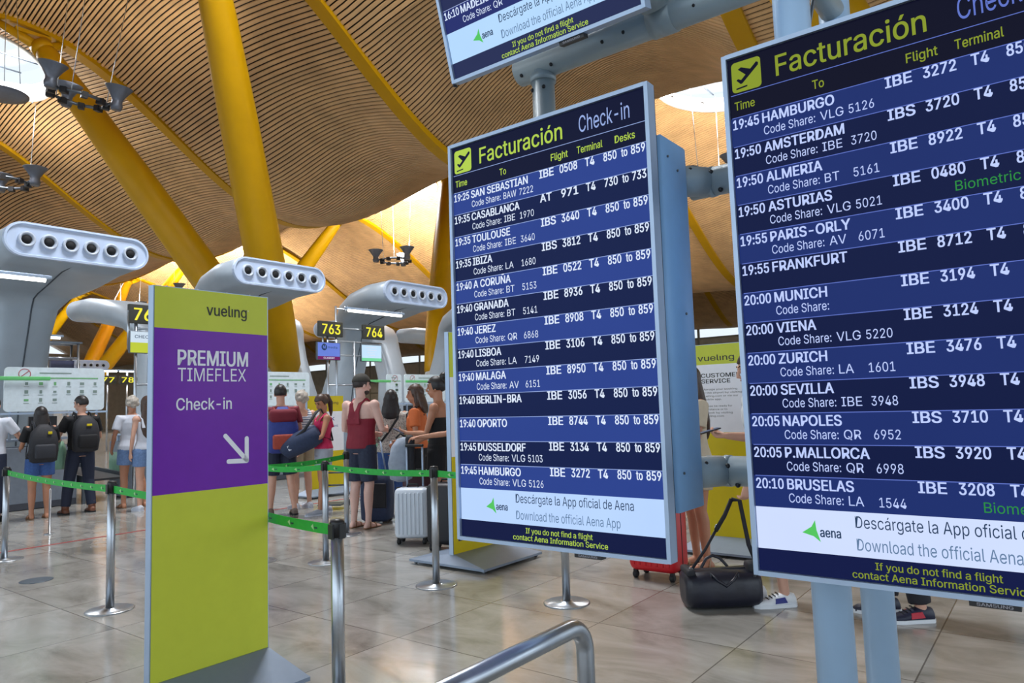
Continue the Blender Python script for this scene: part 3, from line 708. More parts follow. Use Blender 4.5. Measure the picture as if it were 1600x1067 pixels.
def info_board(u, v0, v1, label):
    root = thing('information_board', label, 'notice board', W(u, (v0+v1)/2), UVR, 'white boards of baggage pictograms')
    w = v1-v0; zb, zt = 1.55, 2.25; pts = []; r = .06
    for (cy_, cz_, a0) in ((w/2-r, zt-r, 0), (-w/2+r, zt-r, 90), (-w/2+r, zb+r, 180), (w/2-r, zb+r, 270)):
        for k in range(5): a = R(a0+90*k/4); pts.append((-.02, cy_+r*math.cos(a), cz_+r*math.sin(a)))
    mb = MB(board_w); mb.prism(pts, (.03, 0, 0)); mb.build('panel', root)
    mb = MB([redp, ink, ink_g]); X = .0125
    ring = [[Vector((X, -w/2+.27+rr*math.cos(2*math.pi*k/20), zt-.11+rr*math.sin(2*math.pi*k/20))) for k in range(20)] for rr in (.075, .088)]
    mb.grid(ring, 0, True, False, False); mb.box((X, -w/2+.27, zt-.11), (.001, .15, .014), 0, rot=Matrix.Rotation(R(40), 3, 'X'))
    mb.box((X, -.02, zt-.09), (.001, w*.32, .018), 1); mb.box((X, w*.12, zt-.17), (.001, w*.62, .02), 2)
    rnd = random.Random(3)
    for j in range(3):
        for i in range(6):
            y = -w/2+.3+i*(w-.45)/5; z = zt-.26-j*.13
            if i >= 3 and j == 2: continue
            mb.box((X, y, z), (.001, rnd.uniform(.035, .07), rnd.uniform(.03, .06)), 1 + (rnd.random() < .35)); mb.box((X, y, z-.05), (.001, .075, .008), 1)
    mb.build('pictograms', root)
    mb = MB(alu); mb.tube([(-.03, -w/2+.1, 1.1), (-.03, -w/2+.1, 2.1)], .02, n=8); mb.tube([(-.03, w/2-.1, 1.1), (-.03, w/2-.1, 2.1)], .02, n=8); mb.box((-.03, 0, 1.52), (.10, w+.1, .03)); mb.build('supports', root)
    return root
num_y = screen('number_yellow', (248, 238, 70), 1.0); sign_k = M('number_sign_black', (52, 52, 46), .5)
def number_sign(v, num, label, u=-13.0, z=3.24, s=1.0):
    root = thing('desk_number_sign', label, 'number sign', W(u, v, z-.18*s), UVR)
    mb = MB(sign_k); mb.box((-.04, 0, .18*s), (.08, .66*s, .34*s), bev=.008); mb.build('case', root)
    if u < -20:
        mb = MB(steel); mb.tube([(-.06, 0, .18-z), (-.06, 0, .6)], .04, n=8); mb.tube([(-.06, -.6, .56), (-.06, .6, .56)], .03, n=8); mb.build('pole', root)
    mb = MB(num_y); text(mb, num, 0, .068*s, .215*s, lambda x, y: Vector((.0025, x, y)), bold=1, w=.49*s, align='C'); mb.build('digits', root)
    return root
def info_screen(v, kind, label, u=-13.0, z=2.735):
    root = thing('desk_screen', label, 'screen', W(u, v, z-.2), UVR)
    mb = MB(steel_d); mb.box((-.03, 0, .2), (.055, .64, .40), bev=.008); mb.build('case', root)
    cols = {'blue': ((104, 128, 214), (112, 34, 96)), 'pale': ((196, 226, 250), (120, 214, 160)), 'lime': ((206, 222, 236), (188, 200, 62))}[kind]
    mb = MB([screen(kind+'_a', cols[0]), screen(kind+'_b', cols[1]), screen('ink', (40, 62, 92)), screen('pale_text', (220, 225, 240))]); X = .0005
    k = .30 if kind == 'lime' else .12
    f = lambda y0, y1, z0, z1, mi: mb.face([(X, y0, z0), (X, y1, z0), (X, y1, z1), (X, y0, z1)], mi)
    f(-.305, .305, .012+k*.6, .388, 0); f(-.305, .305, .012, .012+k*.6, 1)
    T = lambda x, y: Vector((.0015, x, y))
    if kind == 'blue':
        mb.lathe([(.075, .001), (.0, .0015)], (0, -.13, .29), 2, 20, 'x'); text(mb, 'M', -.13, .255, .07, lambda x, y: Vector((.003, x, y)), 0, 1, align='C'); text(mb, 'media', -.03, .265, .05, T, 2, w=.26); text(mb, 'CLASSIC', 0, .03, .035, T, 3, 1, w=.3, align='C')
    elif kind == 'pale':
        for i in range(4): mb.box((.001, -.02+.03*(i % 2), .33-.06*i), (.001, .34-.05*i, .012), 0 if i > 9 else 3)
    else:
        text(mb, 'CHECK-IN', 0, .27, .055, T, 2, 2, w=.46, align='C'); text(mb, 'vuelıng', .12, .08, .035, T, 2, w=.2)
    mb.build('picture', root); return root
def sign_frame(T0, label):
    root = thing('sign_gantry', label, 'steel frame', W(-13.05, T0), UVR, 'steel sign frames over the desks'); mb = MB(steel)
    for y, zt in ((.60, 3.28), (.84, 3.78), (1.36, 3.0)): mb.tube([(0, y, 0), (0, y, zt)], .026, n=10)
    mb.build('upright', root); mb = MB(steel)
    for z, a, b in ((1.98, .60, 1.36), (2.66, .60, 2.2), (2.98, .60, 2.2), (3.28, .45, 2.2), (3.72, .84, 2.9)): mb.tube([(0, a, z), (0, b, z)], .02, n=8)
    mb.tube([(0, .47, 3.3), (0, .47, 2.6)], .022, n=8)
    for y in (1.1, 1.7, 2.3, 2.8): mb.tube([(0, y, 3.72), (.1, y, 3.80)], .012, n=6); mb.tube([(0, y, 3.8), (0, y, 3.66)], .03, n=8)
    mb.build('crossbars', root); return root
lamp_e = M('lit_tube', (255, 252, 244), .3, emit=7)
def strip(u, v0, v1, z, label):
    root = thing('strip_light', label, 'strip light', W(u, (v0+v1)/2, z), UVR, 'tube lamps over the desks'); w = v1-v0
    mb = MB(alu); mb.box((0, 0, .05), (.10, w+.1, .05), bev=.01); mb.build('housing', root)
    for s in (-1, 1):
        mb = MB(lamp_e); mb.tube([(0, s*w/4-w*.235, 0), (0, s*w/4+w*.235, 0)], .032, n=10); mb.build('tube', root)
    return root
NB = ['white pictogram board above the man with the black backpack', 'white pictogram board above the traveller with the red and blue backpack', 'white pictogram board behind the woman in the orange top', 'far white pictogram board hidden by the smaller flight board']
DK = ['first grey check-in desk, behind the woman with the black backpack', 'grey check-in desk behind the girl with long brown hair, partly hidden by the purple sign', 'grey check-in desk under the board above the blue-red backpack', 'grey check-in desk below desk sign 764', 'grey check-in desk below the board behind the orange top', 'grey check-in desk behind the laughing woman with the bun', 'grey check-in desk behind the smaller flight board', 'last grey check-in desk of the line, out of sight behind the boards']
CV = ['black baggage belt between the man with the black backpack and the grey-haired woman', 'black baggage belt hidden behind the purple sign', 'black baggage belt under desk sign 763', 'black baggage belt beyond desk sign 764', 'black baggage belt behind the woman in orange', 'black baggage belt behind the woman with the bun', 'black baggage belt behind the smaller board', 'last black baggage belt, out of sight behind the boards']
FRL = ['steel sign frame with desk sign 76, cut off by the purple sign', 'steel sign frame carrying desk signs 763 and 764', 'steel sign frame hidden behind the smaller flight board']
for i in range(4):
    T0 = TV[i]
    info_board(-13.0, T0-1.40, T0+.06, NB[i])
    desk(-13.15, T0-.85, DK[2*i]); conveyor(-13.1, T0+.12, CV[2*i]); desk(-13.15, T0+1.1, DK[2*i+1]); conveyor(-13.1, T0+2.1, CV[2*i+1])
    if i < 3: sign_frame(T0, FRL[i])
info_board(-13.05, TV[2]-1.95, TV[2]-1.46, 'narrow pale pictogram board over the patterned blouse')
info_board(-13.0, .6, 3.2, 'white pictogram board beyond the picture edge at the first desk')
desk(-13.15, 2.3, 'grey check-in desk at the picture edge with the man in the white shirt')
number_sign(6.19, '761', 'black desk number sign beginning 76, cut by the purple sign')
number_sign(10.27, '763', 'black number sign reading 763 over the blue and purple screen'); number_sign(11.54, '764', 'black number sign reading 764 over the pale blue screen')
info_screen(6.19, 'lime', 'white and lime check-in screen under the cut-off sign 76'); info_screen(10.2, 'blue', 'blue and purple screen below sign 763'); info_screen(11.45, 'pale', 'pale blue screen with a green foot below sign 764')
number_sign(13.6, '77', 'tiny far yellow number sign just past the pictogram board', -32, 3.0, 1.0); number_sign(14.4, '78', 'tiny far yellow number sign next to the pale vent tower stem', -32, 3.0, 1.0)
strip(-12.6, 2.5, 4.42, 3.60, 'lit tube lamp under the nearest vent tower arm at the picture edge')
strip(-12.98, 10.72, 12.44, 3.70, 'lit double tube lamp above desk sign 764'); strip(-20.0, 6.1, 7.35, 3.45, 'lit tube lamp just beside the nearest vent tower stem')
strip(-32, 13.25, 13.95, 3.36, 'far lit tube lamp above the tiny yellow signs'); strip(-32, 14.05, 14.75, 3.36, 'far lit tube lamp beside the pale stem')
def green_bar(v0, v1, label):
    mb = MB(M('green_header', (96, 186, 110), .4)); mb.box((-12.95, (v0+v1)/2, 2.07), (.02, v1-v0, .06), bev=.006)
    return tag(mb.build('green_header_strip', None, (0, 0, 0), UVR), label, 'strip', 'green strips across the notice boards')
green_bar(2.6, 4.62, 'green strip across the first pictogram board'); green_bar(11.0, 12.0, 'green strip beside the cap of the man in burgundy'); green_bar(12.5, 13.75, 'green strip above the woman in the orange top')
# equipment rack and screens on the desks behind the first board
root = thing('equipment_rack', 'grey steel rack with dark screens above the first pictogram board', 'rack', W(-18.9, 6.93), UVR)
mb = MB(steel)
for y in (-.33, .33): 
    for x in (-.2, .2): mb.tube([(x, y, 0), (x, y, 3.2)], .03, n=8)
for z in (1.2, 2.55, 2.85, 3.2): mb.tube([(.2, -.33, z), (.2, .33, z)], .025, n=8); mb.tube([(-.2, -.33, z), (-.2, .33, z)], .025, n=8)
mb.build('posts', root); mb = MB(steel_d); mb.box((0, 0, 3.22), (.5, .8, .04)); mb.box((0, 0, 2.55), (.45, .7, .03)); mb.build('shelf', root)
mb = MB([black, M('rack_screen', (60, 62, 90), .4)]); mb.box((0, .05, 2.70), (.1, .5, .2), 1); mb.build('monitor', root)
root = thing('payment_screen', 'pale blue screen on a stand by the man in the white shirt', 'screen', W(-12.4, 3.25), UVR)
mb = MB(steel_d); mb.tube([(0, 0, 0), (0, 0, 1.0)], .04, n=10); mb.box((0, 0, .01), (.4, .4, .02)); mb.build('stand', root)
mb = MB([steel_d, screen('kiosk', (150, 190, 226), .9)]); mb.box((0, 0, 1.12), (.05, .7, .45), 0, .01); mb.face([(.0265, -.32, .92), (.0265, .32, .92), (.0265, .32, 1.32), (.0265, -.32, 1.32)], 1); mb.build('display', root)

# ------------------------------------------------------------------ hanging uplight clusters
lamp_m = M('uplight_shell', (104, 110, 122), .35, .5, .05)
def cluster_proto():
    root = thing('hanging_lamp', '', 'hanging lamp', (0, 0, 0), 0, 'hanging clusters of cup uplights')
    mb = MB(steel_d); n = 40; mb.tube([(.72*math.cos(2*math.pi*k/n), .72*math.sin(2*math.pi*k/n), 0) for k in range(n+1)], .045, n=8)
    for a in (0, 120, 240): mb.tube([(.72*math.cos(R(a)), .72*math.sin(R(a)), 0), (1.0*math.cos(R(a)), 1.0*math.sin(R(a)), .12)], .04, n=8)
    mb.build('ring', root)
    for k in range(9):
        a = R(40*k+15); mb = MB(black); mb.box((.72*math.cos(a), .72*math.sin(a), -.03), (.2, .16, .16), rot=Matrix.Rotation(a, 3, 'Z')); mb.build('ballast_box', root)
    for a in (0, 120, 240):
        c = (1.0*math.cos(R(a)), 1.0*math.sin(R(a)), .12)
        mb = MB(lamp_m); mb.lathe([(.13, -.22), (.17, -.10), (.14, 0), (.15, .08), (.26, .26), (.37, .40), (.38, .41), (.36, .41), (.24, .27), (.12, .10), (.0, .09)], c, n=24); cp = mb.build('cup', root)
        mb = MB(M('uplight_bulb', (255, 250, 235), .3, emit=4.0)); mb.ell((c[0], c[1], c[2]+.24), (.07, .07, .07), n=10, m=6); mb.build('bulb', cp)
    mb = MB(steel)
    for a in (30, 150, 270): mb.tube([(.75*math.cos(R(a)), .75*math.sin(R(a)), 0), (.9*math.cos(R(a)), .9*math.sin(R(a)), 3.4)], .012, n=6)
    mb.build('cables', root)
    return root
def uplight(p, power, lean=0.0):
    l = bpy.data.lights.new('uplight', 'SPOT'); l.energy = power; l.spot_size = R(150); l.spot_blend = .6; l.shadow_soft_size = .35; l.color = (1, .93, .82)
    o = bpy.data.objects.new('uplight', l); COL.objects.link(o); o.location = p; o.rotation_euler = (-Vector((VX*lean, VY*lean, 1))).to_track_quat('Z', 'Y').to_euler()
cl = cluster_proto()
CLS = [(W(-18.54, 7.07, 9.2), 'big hanging lamp cluster of grey cups in front of the pale skylight', 20, 420), (W(-26.9, 25.4, 9.0), 'hanging lamp cluster with slanting cables between the yellow beams, seen by the smaller board', 75, 6500),
       (W(-28.3, 8.5, 9.56), 'hanging lamp cut off at the picture edge above the nearest vent tower', 10, 420), (W(-52.5, 23.5, 9.0), 'tiny far hanging lamp beside the white vent arm', 0, 9000),
       (W(-9.25, 24.5, 9.2), 'hanging lamp cluster hidden behind the largest board', 40, 2100), (W(-45.25, 24.0, 9.3), 'far hanging lamp cluster hidden by the vent towers', 30, 9000)]
for i, (p, lb, rz, pw) in enumerate(CLS):
    if i == 0: cl.location = p; cl['label'] = lb; cl.scale = (.84, .84, .9); cl.rotation_euler = (R(6), R(8), R(rz))
    else:
        d = dup(cl, lb, p, R(rz)); d.scale = (1, 1, 1)
    uplight(p+Vector((0, 0, .55)), pw, .9 if pw > 2000 else 0)  # spots made strong and leaning only to brighten the second ceiling wave
root = thing('hanging_reflector', 'dark round reflector disc hanging in front of the skylight', 'reflector', W(-21.6, 6.4, 9.95), 0)
mb = MB(lamp_m); mb.lathe([(0, -.08), (.35, -.06), (.6, .02), (.62, .05), (0, .07)], n=28); mb.build('disc', root)
mb = MB(steel)
for a in (0, 120, 240): mb.tube([(.5*math.cos(R(a)), .5*math.sin(R(a)), .04), (.3*math.cos(R(a)), .3*math.sin(R(a)), 2.8)], .01, n=6)
mb.build('cables', root)

# ------------------------------------------------------------------ luggage
def suitcase(name, label, u, v, rz, w, d, h, mat, handle=.0, ribs=True, group=None):
    root = thing(name, label, 'suitcase', W(u, v), rz, group)
    mb = MB(mat); mb.box((0, 0, .06+h/2), (w, d, h), 0, min(w, d)*.22)
    if ribs:
        for k in range(7): x = -w*.36+k*w*.12; mb.box((x, 0, .06+h/2), (w*.055, d+.014, h*.82), 0, .006)
    sh = mb.build('shell', root)
    mb = MB(rubber); mb.box((0, 0, .06+h/2), (w+.006, .018, h+.006), 0, .008); mb.build('zip_band', sh)
    for x in (-w*.38, w*.38):
        for y in (-d*.32, d*.32):
            mb = MB(rubber); mb.lathe([(.02, -.02), (.03, -.012), (.03, .012), (.02, .02)], (x, y, .03), axis='x', n=14); mb.box((x, y, .055), (.03, .03, .03)); mb.build('wheel', root)
    if handle:
        mb = MB(alu)
        for x in (-w*.24, w*.24): mb.tube([(x, d*.36, h*.98), (x, d*.36, .06+h+handle)], .011, n=8)
        hd = mb.build('pull_handle', root); mb = MB(rubber); mb.box((0, d*.36, .07+h+handle), (w*.56, .035, .03), 0, .01); mb.build('grip', hd)
    mb = MB(rubber); mb.tube([(-.06, 0, .06+h), (-.05, 0, .09+h), (.05, 0, .09+h), (.06, 0, .06+h)], .01, n=8); mb.build('carry_handle', root)
    return root
suitcase('white_suitcase', 'ribbed white hard suitcase with raised handle behind the belt post', -5.56, 5.44, R(-8), .36, .24, .52, M('white_shell', (206, 214, 226), .35, 0, .02), .42)
suitcase('red_suitcase', 'red hard suitcase under the corner of the smaller flight board', -2.70, 5.36, R(-38), .42, .28, .60, M('red_shell', (196, 26, 38), .3, 0, .03))
suitcase('dark_red_suitcase', 'large dark red suitcase behind the legs of the traveller with the backpack', -9.3, 5.95, R(20), .48, .30, .66, M('dark_red_shell', (128, 26, 34), .5, 0, .05), 0, False)
suitcase('burgundy_suitcase', 'dark burgundy suitcase behind the raised handle of the white one', -6.1, 6.1, R(10), .42, .26, .60, M('burgundy_shell', (62, 24, 36), .5), 0, False)
suitcase('black_suitcase', 'black suitcase standing against the white and golden totem', -5.0, 5.36, R(-20), .36, .26, .60, M('black_shell', (26, 27, 34), .5), 0, False)
def soft_bag(name, label, loc, rz, rings, mat, cat='bag', extra=None, e=.55):
    root = thing(name, label, cat, loc, rz); mb = MB(mat); rr = []
    for (z, a, b, dx, dy) in rings:
        rr.append([Vector((dx+a*math.copysign(abs(math.cos(2*math.pi*k/28))**e, math.cos(2*math.pi*k/28)), dy+b*math.copysign(abs(math.sin(2*math.pi*k/28))**e, math.sin(2*math.pi*k/28)), z)) for k in range(28)])
    mb.grid(rr); mb.build('body', root)
    if extra: extra(root)
    return root
navy = M('navy_fabric', (40, 54, 84), .75, 0, .12, 30, bump=.2); blackf = M('black_fabric', (30, 31, 38), .7, 0, .12, 30, bump=.2)
def ex_trolley(root):
    for x in (-.12, .12):
        mb = MB(rubber); mb.lathe([(.03, -.02), (.035, 0), (.03, .02)], (x, .14, .035), axis='x', n=12); mb.build('wheel', root)
    mb = MB(blackf); mb.tube([(-.1, -.165, .5), (-.1, -.19, .35), (-.02, -.19, .2)], .014, n=8); mb.tube([(.0, -.16, .6), (-.06, -.2, .62), (-.16, -.19, .5)], .018, n=8); mb.box((.06, -.165, .35), (.2, .03, .3), 0, .012); mb.build('straps', root)
    mb = MB(alu); mb.tube([(.08, .12, .6), (.02, .1, 1.0)], .011, n=8); mb.tube([(.2, .12, .6), (.15, .1, 1.0)], .011, n=8); mb.build('pull_handle', root)
soft_bag('wheeled_duffel', 'upright navy wheeled duffel bag behind the man in burgundy', W(-6.95, 6.18), R(-6), [(.03, .15, .12, 0, 0), (.06, .19, .16, 0, 0), (.3, .20, .17, 0, 0), (.52, .19, .16, 0, 0), (.62, .15, .12, 0, 0), (.64, .08, .06, 0, 0)], navy, 'duffel bag', ex_trolley)
leather = M('black_leather', (26, 28, 42), .38, 0, .25, 12, bump=.35)
def duffel():
    root = thing('duffel_bag', 'black leather duffel bag with shoulder strap on the floor between the boards', 'duffel bag', W(-1.985, 4.845), R(2))
    mb = MB(leather); rr = []; L_ = .25
    for (x, k) in ((-L_-.01, .55), (-L_, .86), (-L_+.03, .97), (-.12, 1.0), (0, 1.01), (.12, 1.0), (L_-.03, .98), (L_, .87), (L_+.01, .55)):
        ring = []
        for j in range(28):
            a = 2*math.pi*j/28; y = .14*k*math.copysign(abs(math.cos(a))**.6, math.cos(a)); z = .125+.125*k*math.copysign(abs(math.sin(a))**.75, math.sin(a))
            z += .012*noise.noise(Vector((x*9, y*9, z*9)))*(z > .03); ring.append(Vector((x, y, max(.004, z))))
        rr.append(ring)
    mb.grid(rr); b = mb.build('body', root)
    mb = MB(leather)
    for y in (-.09, .09): mb.tube([(-.09, y*1.3, .17), (-.09, y*1.2, .24), (-.05, y*1.5, .20 if y < 0 else .29), (.0, y*1.55, .165 if y < 0 else .31), (.05, y*1.5, .20 if y < 0 else .29), (.09, y*1.2, .24), (.09, y*1.3, .17)], .011, n=8)
    mb.build('handles', root)
    mb = MB(blackf); mb.box((-L_+.03, 0, .245), (.06, .2, .05), 0, .02); mb.box((L_-.03, -.02, .25), (.09, .12, .10), 0, .03); mb.box((0, 0, .251), (.46, .02, .006)); mb.build('zip_flap', root)
    mb = MB(blackf)
    A, B, C_ = Vector((-.21, -.04, .25)), Vector((.02, .05, .52)), Vector((.145, .10, .70))
    for (p, q, r) in ((A, B, .012), (B-Vector((.02, .02, .02)), C_, .019)): mb.tube([p, (p+q)/2+Vector((.006, 0, -.006)), q], [(r, r*.4)]*3, n=8)
    mb.tube([C_, Vector((.20, .09, .69)), Vector((.215, .0, .40)), Vector((.25, -.02, .29))], [(.016, .007)]*4, n=8); mb.build('strap', root)
    mb = MB(steel)
    for c in (A, Vector((.25, -.02, .285)), B): mb.tube([c+Vector((.018*math.cos(t*math.pi/4), 0, .02*math.sin(t*math.pi/4))) for t in range(9)], .004, n=6)
    mb.build('clips', root)
duffel()
root = thing('luggage_trolley', 'grey wheeled luggage trolley frame standing beyond the man in burgundy', 'trolley', W(-8.6, 6.85), R(-5))
mb = MB(steel_d)
for x in (-.14, .14): mb.tube([(x, .0, .06), (x, .02, .5), (x, .06, .62)], .016, n=8)
for z in (.18, .32, .5): mb.tube([(-.14, .01, z), (.14, .01, z)], .012, n=8)
mb.box((0, -.16, .07), (.34, .3, .02)); mb.build('frame', root)
for x in (-.17, .17):
    mb = MB(rubber); mb.lathe([(.05, -.018), (.06, 0), (.05, .018)], (x, .02, .06), axis='x', n=16); mb.build('wheel', root)
grey_bag = M('pale_grey_fabric', (146, 156, 172), .7, 0, .1, 25, bump=.2)
def ex_bp(root):
    mb = MB(blackf); mb.box((.10, -.02, .3), (.10, .22, .40), 0, .04); mb.build('dark_side', root)
    mb = MB(rubber); mb.tube([(-.05, 0, .47), (0, 0, .52), (.06, 0, .47)], .012, n=8); mb.build('top_loop', root)
soft_bag('grey_backpack', 'pale grey backpack hung on the raised handle of the white suitcase', W(-5.82, 5.52, .62), R(10), [(.0, .05, .05, 0, 0), (.03, .12, .09, 0, 0), (.2, .14, .11, 0, 0), (.38, .12, .10, .02, 0), (.46, .08, .07, .04, 0), (.48, .03, .03, .05, 0)], grey_bag, 'backpack', ex_bp, e=.8)
soft_bag('green_white_bag', 'pale green plastic bag hanging by the black-shirted man', W(-12.15, 4.47, .66), 0, [(0, .08, .05, 0, 0), (.1, .11, .07, 0, 0), (.3, .10, .06, 0, 0), (.42, .06, .03, 0, 0)], M('pale_green_plastic', (150, 200, 170), .4), 'bag')
# ------------------------------------------------------------------ people
def solid(mb, name, parent, mat, voxel=.009, smooth=5):
    """merge the overlapping pieces into one continuous skin"""
    me = bpy.data.meshes.new('t'); bmesh.ops.recalc_face_normals(mb.b, faces=mb.b.faces[:]); mb.b.to_mesh(me); mb.b.free()
    o = bpy.data.objects.new('t', me); COL.objects.link(o)
    r = o.modifiers.new('r', 'REMESH'); r.mode = 'VOXEL'; r.voxel_size = voxel; r.use_smooth_shade = True
    s_ = o.modifiers.new('s', 'SMOOTH'); s_.iterations = smooth; s_.factor = .5
    dg = bpy.context.evaluated_depsgraph_get(); nm = bpy.data.meshes.new_from_object(o.evaluated_get(dg))
    bpy.data.objects.remove(o); bpy.data.meshes.remove(me); nm.name = name; nm.materials.clear(); nm.materials.append(mat)
    for p in nm.polygons: p.use_smooth = True; p.material_index = 0
    q = bpy.data.objects.new(name, nm); COL.objects.link(q); q.parent = parent; return q
SKIN = {'fair': M('fair_skin', (206, 158, 136), .5, 0, .05, 12), 'tan': M('tanned_skin', (176, 122, 94), .5, 0, .05, 12), 'pale': M('pale_skin', (216, 176, 164), .5, 0, .05, 12)}
HAIR = {'black': M('black_hair', (26, 22, 24), .45, 0, .3, 40), 'brown': M('brown_hair', (64, 44, 34), .45, 0, .3, 40), 'grey': M('grey_hair', (168, 160, 150), .5, 0, .25, 40), 'dark': M('dark_brown_hair', (40, 28, 26), .45, 0, .3, 40)}
eye_m = M('eye_dark', (30, 24, 22), .2); lip_m = M('lip', (150, 80, 76), .4)
def hand(mb, wr, d, palm, curl, k):
    """palm block, four fingers and a thumb; d points along the hand, palm is the inner side"""
    d = d.normalized(); palm = (palm - d*palm.dot(d)).normalized(); sd = d.cross(palm)
    mb.tube([wr-d*.02, wr+d*.03, wr+d*.065, wr+d*.095], [(.022*k, .026*k), (.02*k, .034*k), (.017*k, .040*k), (.012*k, .036*k)], n=10) if False else None
    for t in (-1.5, -.5, .5, 1.5):
        b = wr+d*.085*k+sd*t*.0185*k; l = (.070, .080, .076, .060)[int(t+1.5)]*k
        p1 = b+(d*math.cos(curl*.5)+palm*math.sin(curl*.5))*l*.45; p2 = p1+(d*math.cos(curl*1.3)+palm*math.sin(curl*1.3))*l*.35; p3 = p2+(d*math.cos(curl*1.9)+palm*math.sin(curl*1.9))*l*.25
        mb.tube([wr+d*.02+sd*t*.012*k, b, p1, p2, p3], [.013*k, .0115*k, .0095*k, .0085*k, .007*k], n=8)
    tb = wr+d*.02*k+sd*.024*k; mb.tube([wr, tb, tb+(d*.6+sd*.7)*.04*k, tb+(d*.95+sd*.45+palm*.3)*.07*k], [.014*k, .014*k, .011*k, .008*k], n=8)
def person(label, u, v, head_deg, h=1.72, sex='m', skin='fair', hair=('short', 'black'), top=None, bottom=None, shoe=None, arms=None, legs=None, hyaw=0, hpitch=0, face=True, lean=0, fat=1.0, fine=False):
    k = h/1.75; root = thing('person', label, 'person', W(u, v), R(head_deg)); vox = .0075 if fine else .010
    f = sex == 'f'; shw = (.168 if f else .192)*fat; hpw = .092 if f else .088
    def V3(p): 
        q = Vector(p)*k; 
        if lean and q.z > .95*k: q.y += (q.z-.95*k)*math.tan(R(lean))
        return q
    A = {'L': [(-shw-.055, -.03, 1.13), (-shw-.06, .03, .89)], 'R': [(shw+.055, -.03, 1.13), (shw+.06, .03, .89)]}
    A.update(arms or {})
    G = {'L': [(-.098, .015, .49), (-.105, -.02, .085)], 'R': [(.098, .015, .49), (.105, -.02, .085)]}
    G.update(legs or {})
    TOR = [(.84, .115 if f else .12, .10, 0), (.90, .172 if f else .160, .118, -.005), (.97, .170 if f else .158, .115, -.005), (1.06, .136 if f else .150, .098, .0), (1.14, .130 if f else .152, .096, .005), (1.24, .148 if f else .168, .112, .01), (1.33, .152 if f else .178, .108, .005), (1.40, .135 if f else .162, .085, -.005), (1.445, .09, .066, -.01), (1.475, .056, .056, -.005)]
    def torso(mb, z0, z1, inf=0.0, dz=.0):
        rg = []; zs = [t for t in TOR if z0 < t[0] < z1]
        def at(z):
            for a, b in zip(TOR[:-1], TOR[1:]):
                if a[0] <= z <= b[0]:
                    t = (z-a[0])/(b[0]-a[0]); return (z, a[1]+(b[1]-a[1])*t, a[2]+(b[2]-a[2])*t, a[3]+(b[3]-a[3])*t)
            return TOR[0] if z < TOR[0][0] else TOR[-1]
        for (z, rx, ry, dy) in [at(z0) if z0 >= TOR[0][0] else (z0, TOR[0][1], TOR[0][2], 0)] + zs + [at(z1)]:
            rx, ry = rx*fat+inf, ry*fat+inf
            rg.append([V3((rx*math.cos(2*math.pi*j/22), dy+ry*math.sin(2*math.pi*j/22), z)) for j in range(22)])
        mb.grid(rg)
    def armp(s): 
        sg = -1 if s == 'L' else 1
        return V3((sg*shw, -.005, 1.395)), V3(A[s][0]), V3(A[s][1])
    def limb(mb, pts, rad, inf=0.0, n=14): mb.tube(pts, [r*k*fat**.5+inf for r in rad], n=n)
    def lerp(a, b, t): return a+(b-a)*t
    HC = V3((0, .022, 1.628)); HR = Matrix.Rotation(R(hyaw), 3, 'Z') @ Matrix.Rotation(R(hpitch), 3, 'X')
    def H(p): return HC + HR @ (Vector(p)*k)
    # ---- body
    mb = MB(SKIN[skin]); torso(mb, .84, 1.475)
    mb.tube([V3((0, -.008, 1.42)), V3((0, 0, 1.50)), H((0, -.02, -.06))], [.062*k, .053*k, .056*k], n=14)
    mb.ell(H((0, -.005, .02)), (.074*k, .093*k, .098*k), rot=HR); mb.ell(H((0, .022, -.055)), (.054*k, .066*k, .062*k), rot=HR); mb.ell(H((0, .045, -.098)), (.028*k, .028*k, .018*k), rot=HR)
    mb.tube([H((0, .086, .018)), H((0, .105, -.018)), H((0, .112, -.036)), H((0, .09, -.046))], [.009*k, .012*k, .014*k, .009*k], n=8)
    mb.tube([H((-.04, .078, .028)), H((0, .088, .03)), H((.04, .078, .028))], .011*k, n=6); mb.ell(H((0, .083, -.066)), (.024*k, .012*k, .011*k), rot=HR)
    for sg in (-1, 1): mb.ell(H((sg*.076, -.008, -.012)), (.012*k, .022*k, .033*k), rot=HR, n=10, m=6)
    for s in ('L', 'R'):
        sg = -1 if s == 'L' else 1; a, e, w = armp(s)
        mb.ell(a, (.058*k*fat, .056*k*fat, .062*k))
        limb(mb, [lerp(a, V3((0, 0, 1.36)), .35), a, lerp(a, e, .35), lerp(a, e, .8), e, lerp(e, w, .25), lerp(e, w, .7), w], [.05, .052, .048 if not f else .042, .039 if not f else .034, .036 if not f else .031, .039 if not f else .033, .031 if not f else .026, .025 if not f else .021])
        d = A[s][2] if len(A[s]) > 2 else (w-e); d = Vector(d).normalized(); pm = Vector(A[s][3]) if len(A[s]) > 3 else Vector((-sg, .1, 0)); cu = A[s][4] if len(A[s]) > 4 else .45
        pm2 = (pm-d*pm.dot(d)).normalized(); s2 = d.cross(pm2)
        rg = []
        for (t, rw, rt) in ((-.01, .024, .022), (.02, .030, .018), (.055, .039, .017), (.088, .040, .013), (.097, .034, .009)):
            rg.append([w+d*t*k+s2*rw*k*math.cos(2*math.pi*j/12)+pm2*rt*k*math.sin(2*math.pi*j/12) for j in range(12)])
        mb.grid(rg); hand(mb, w, d, pm2, cu, k if not f else k*.93)
        hip = V3((sg*hpw, -.005, .90)); kn = V3(G[s][0]); an = V3(G[s][1]); th = .088 if f else .084
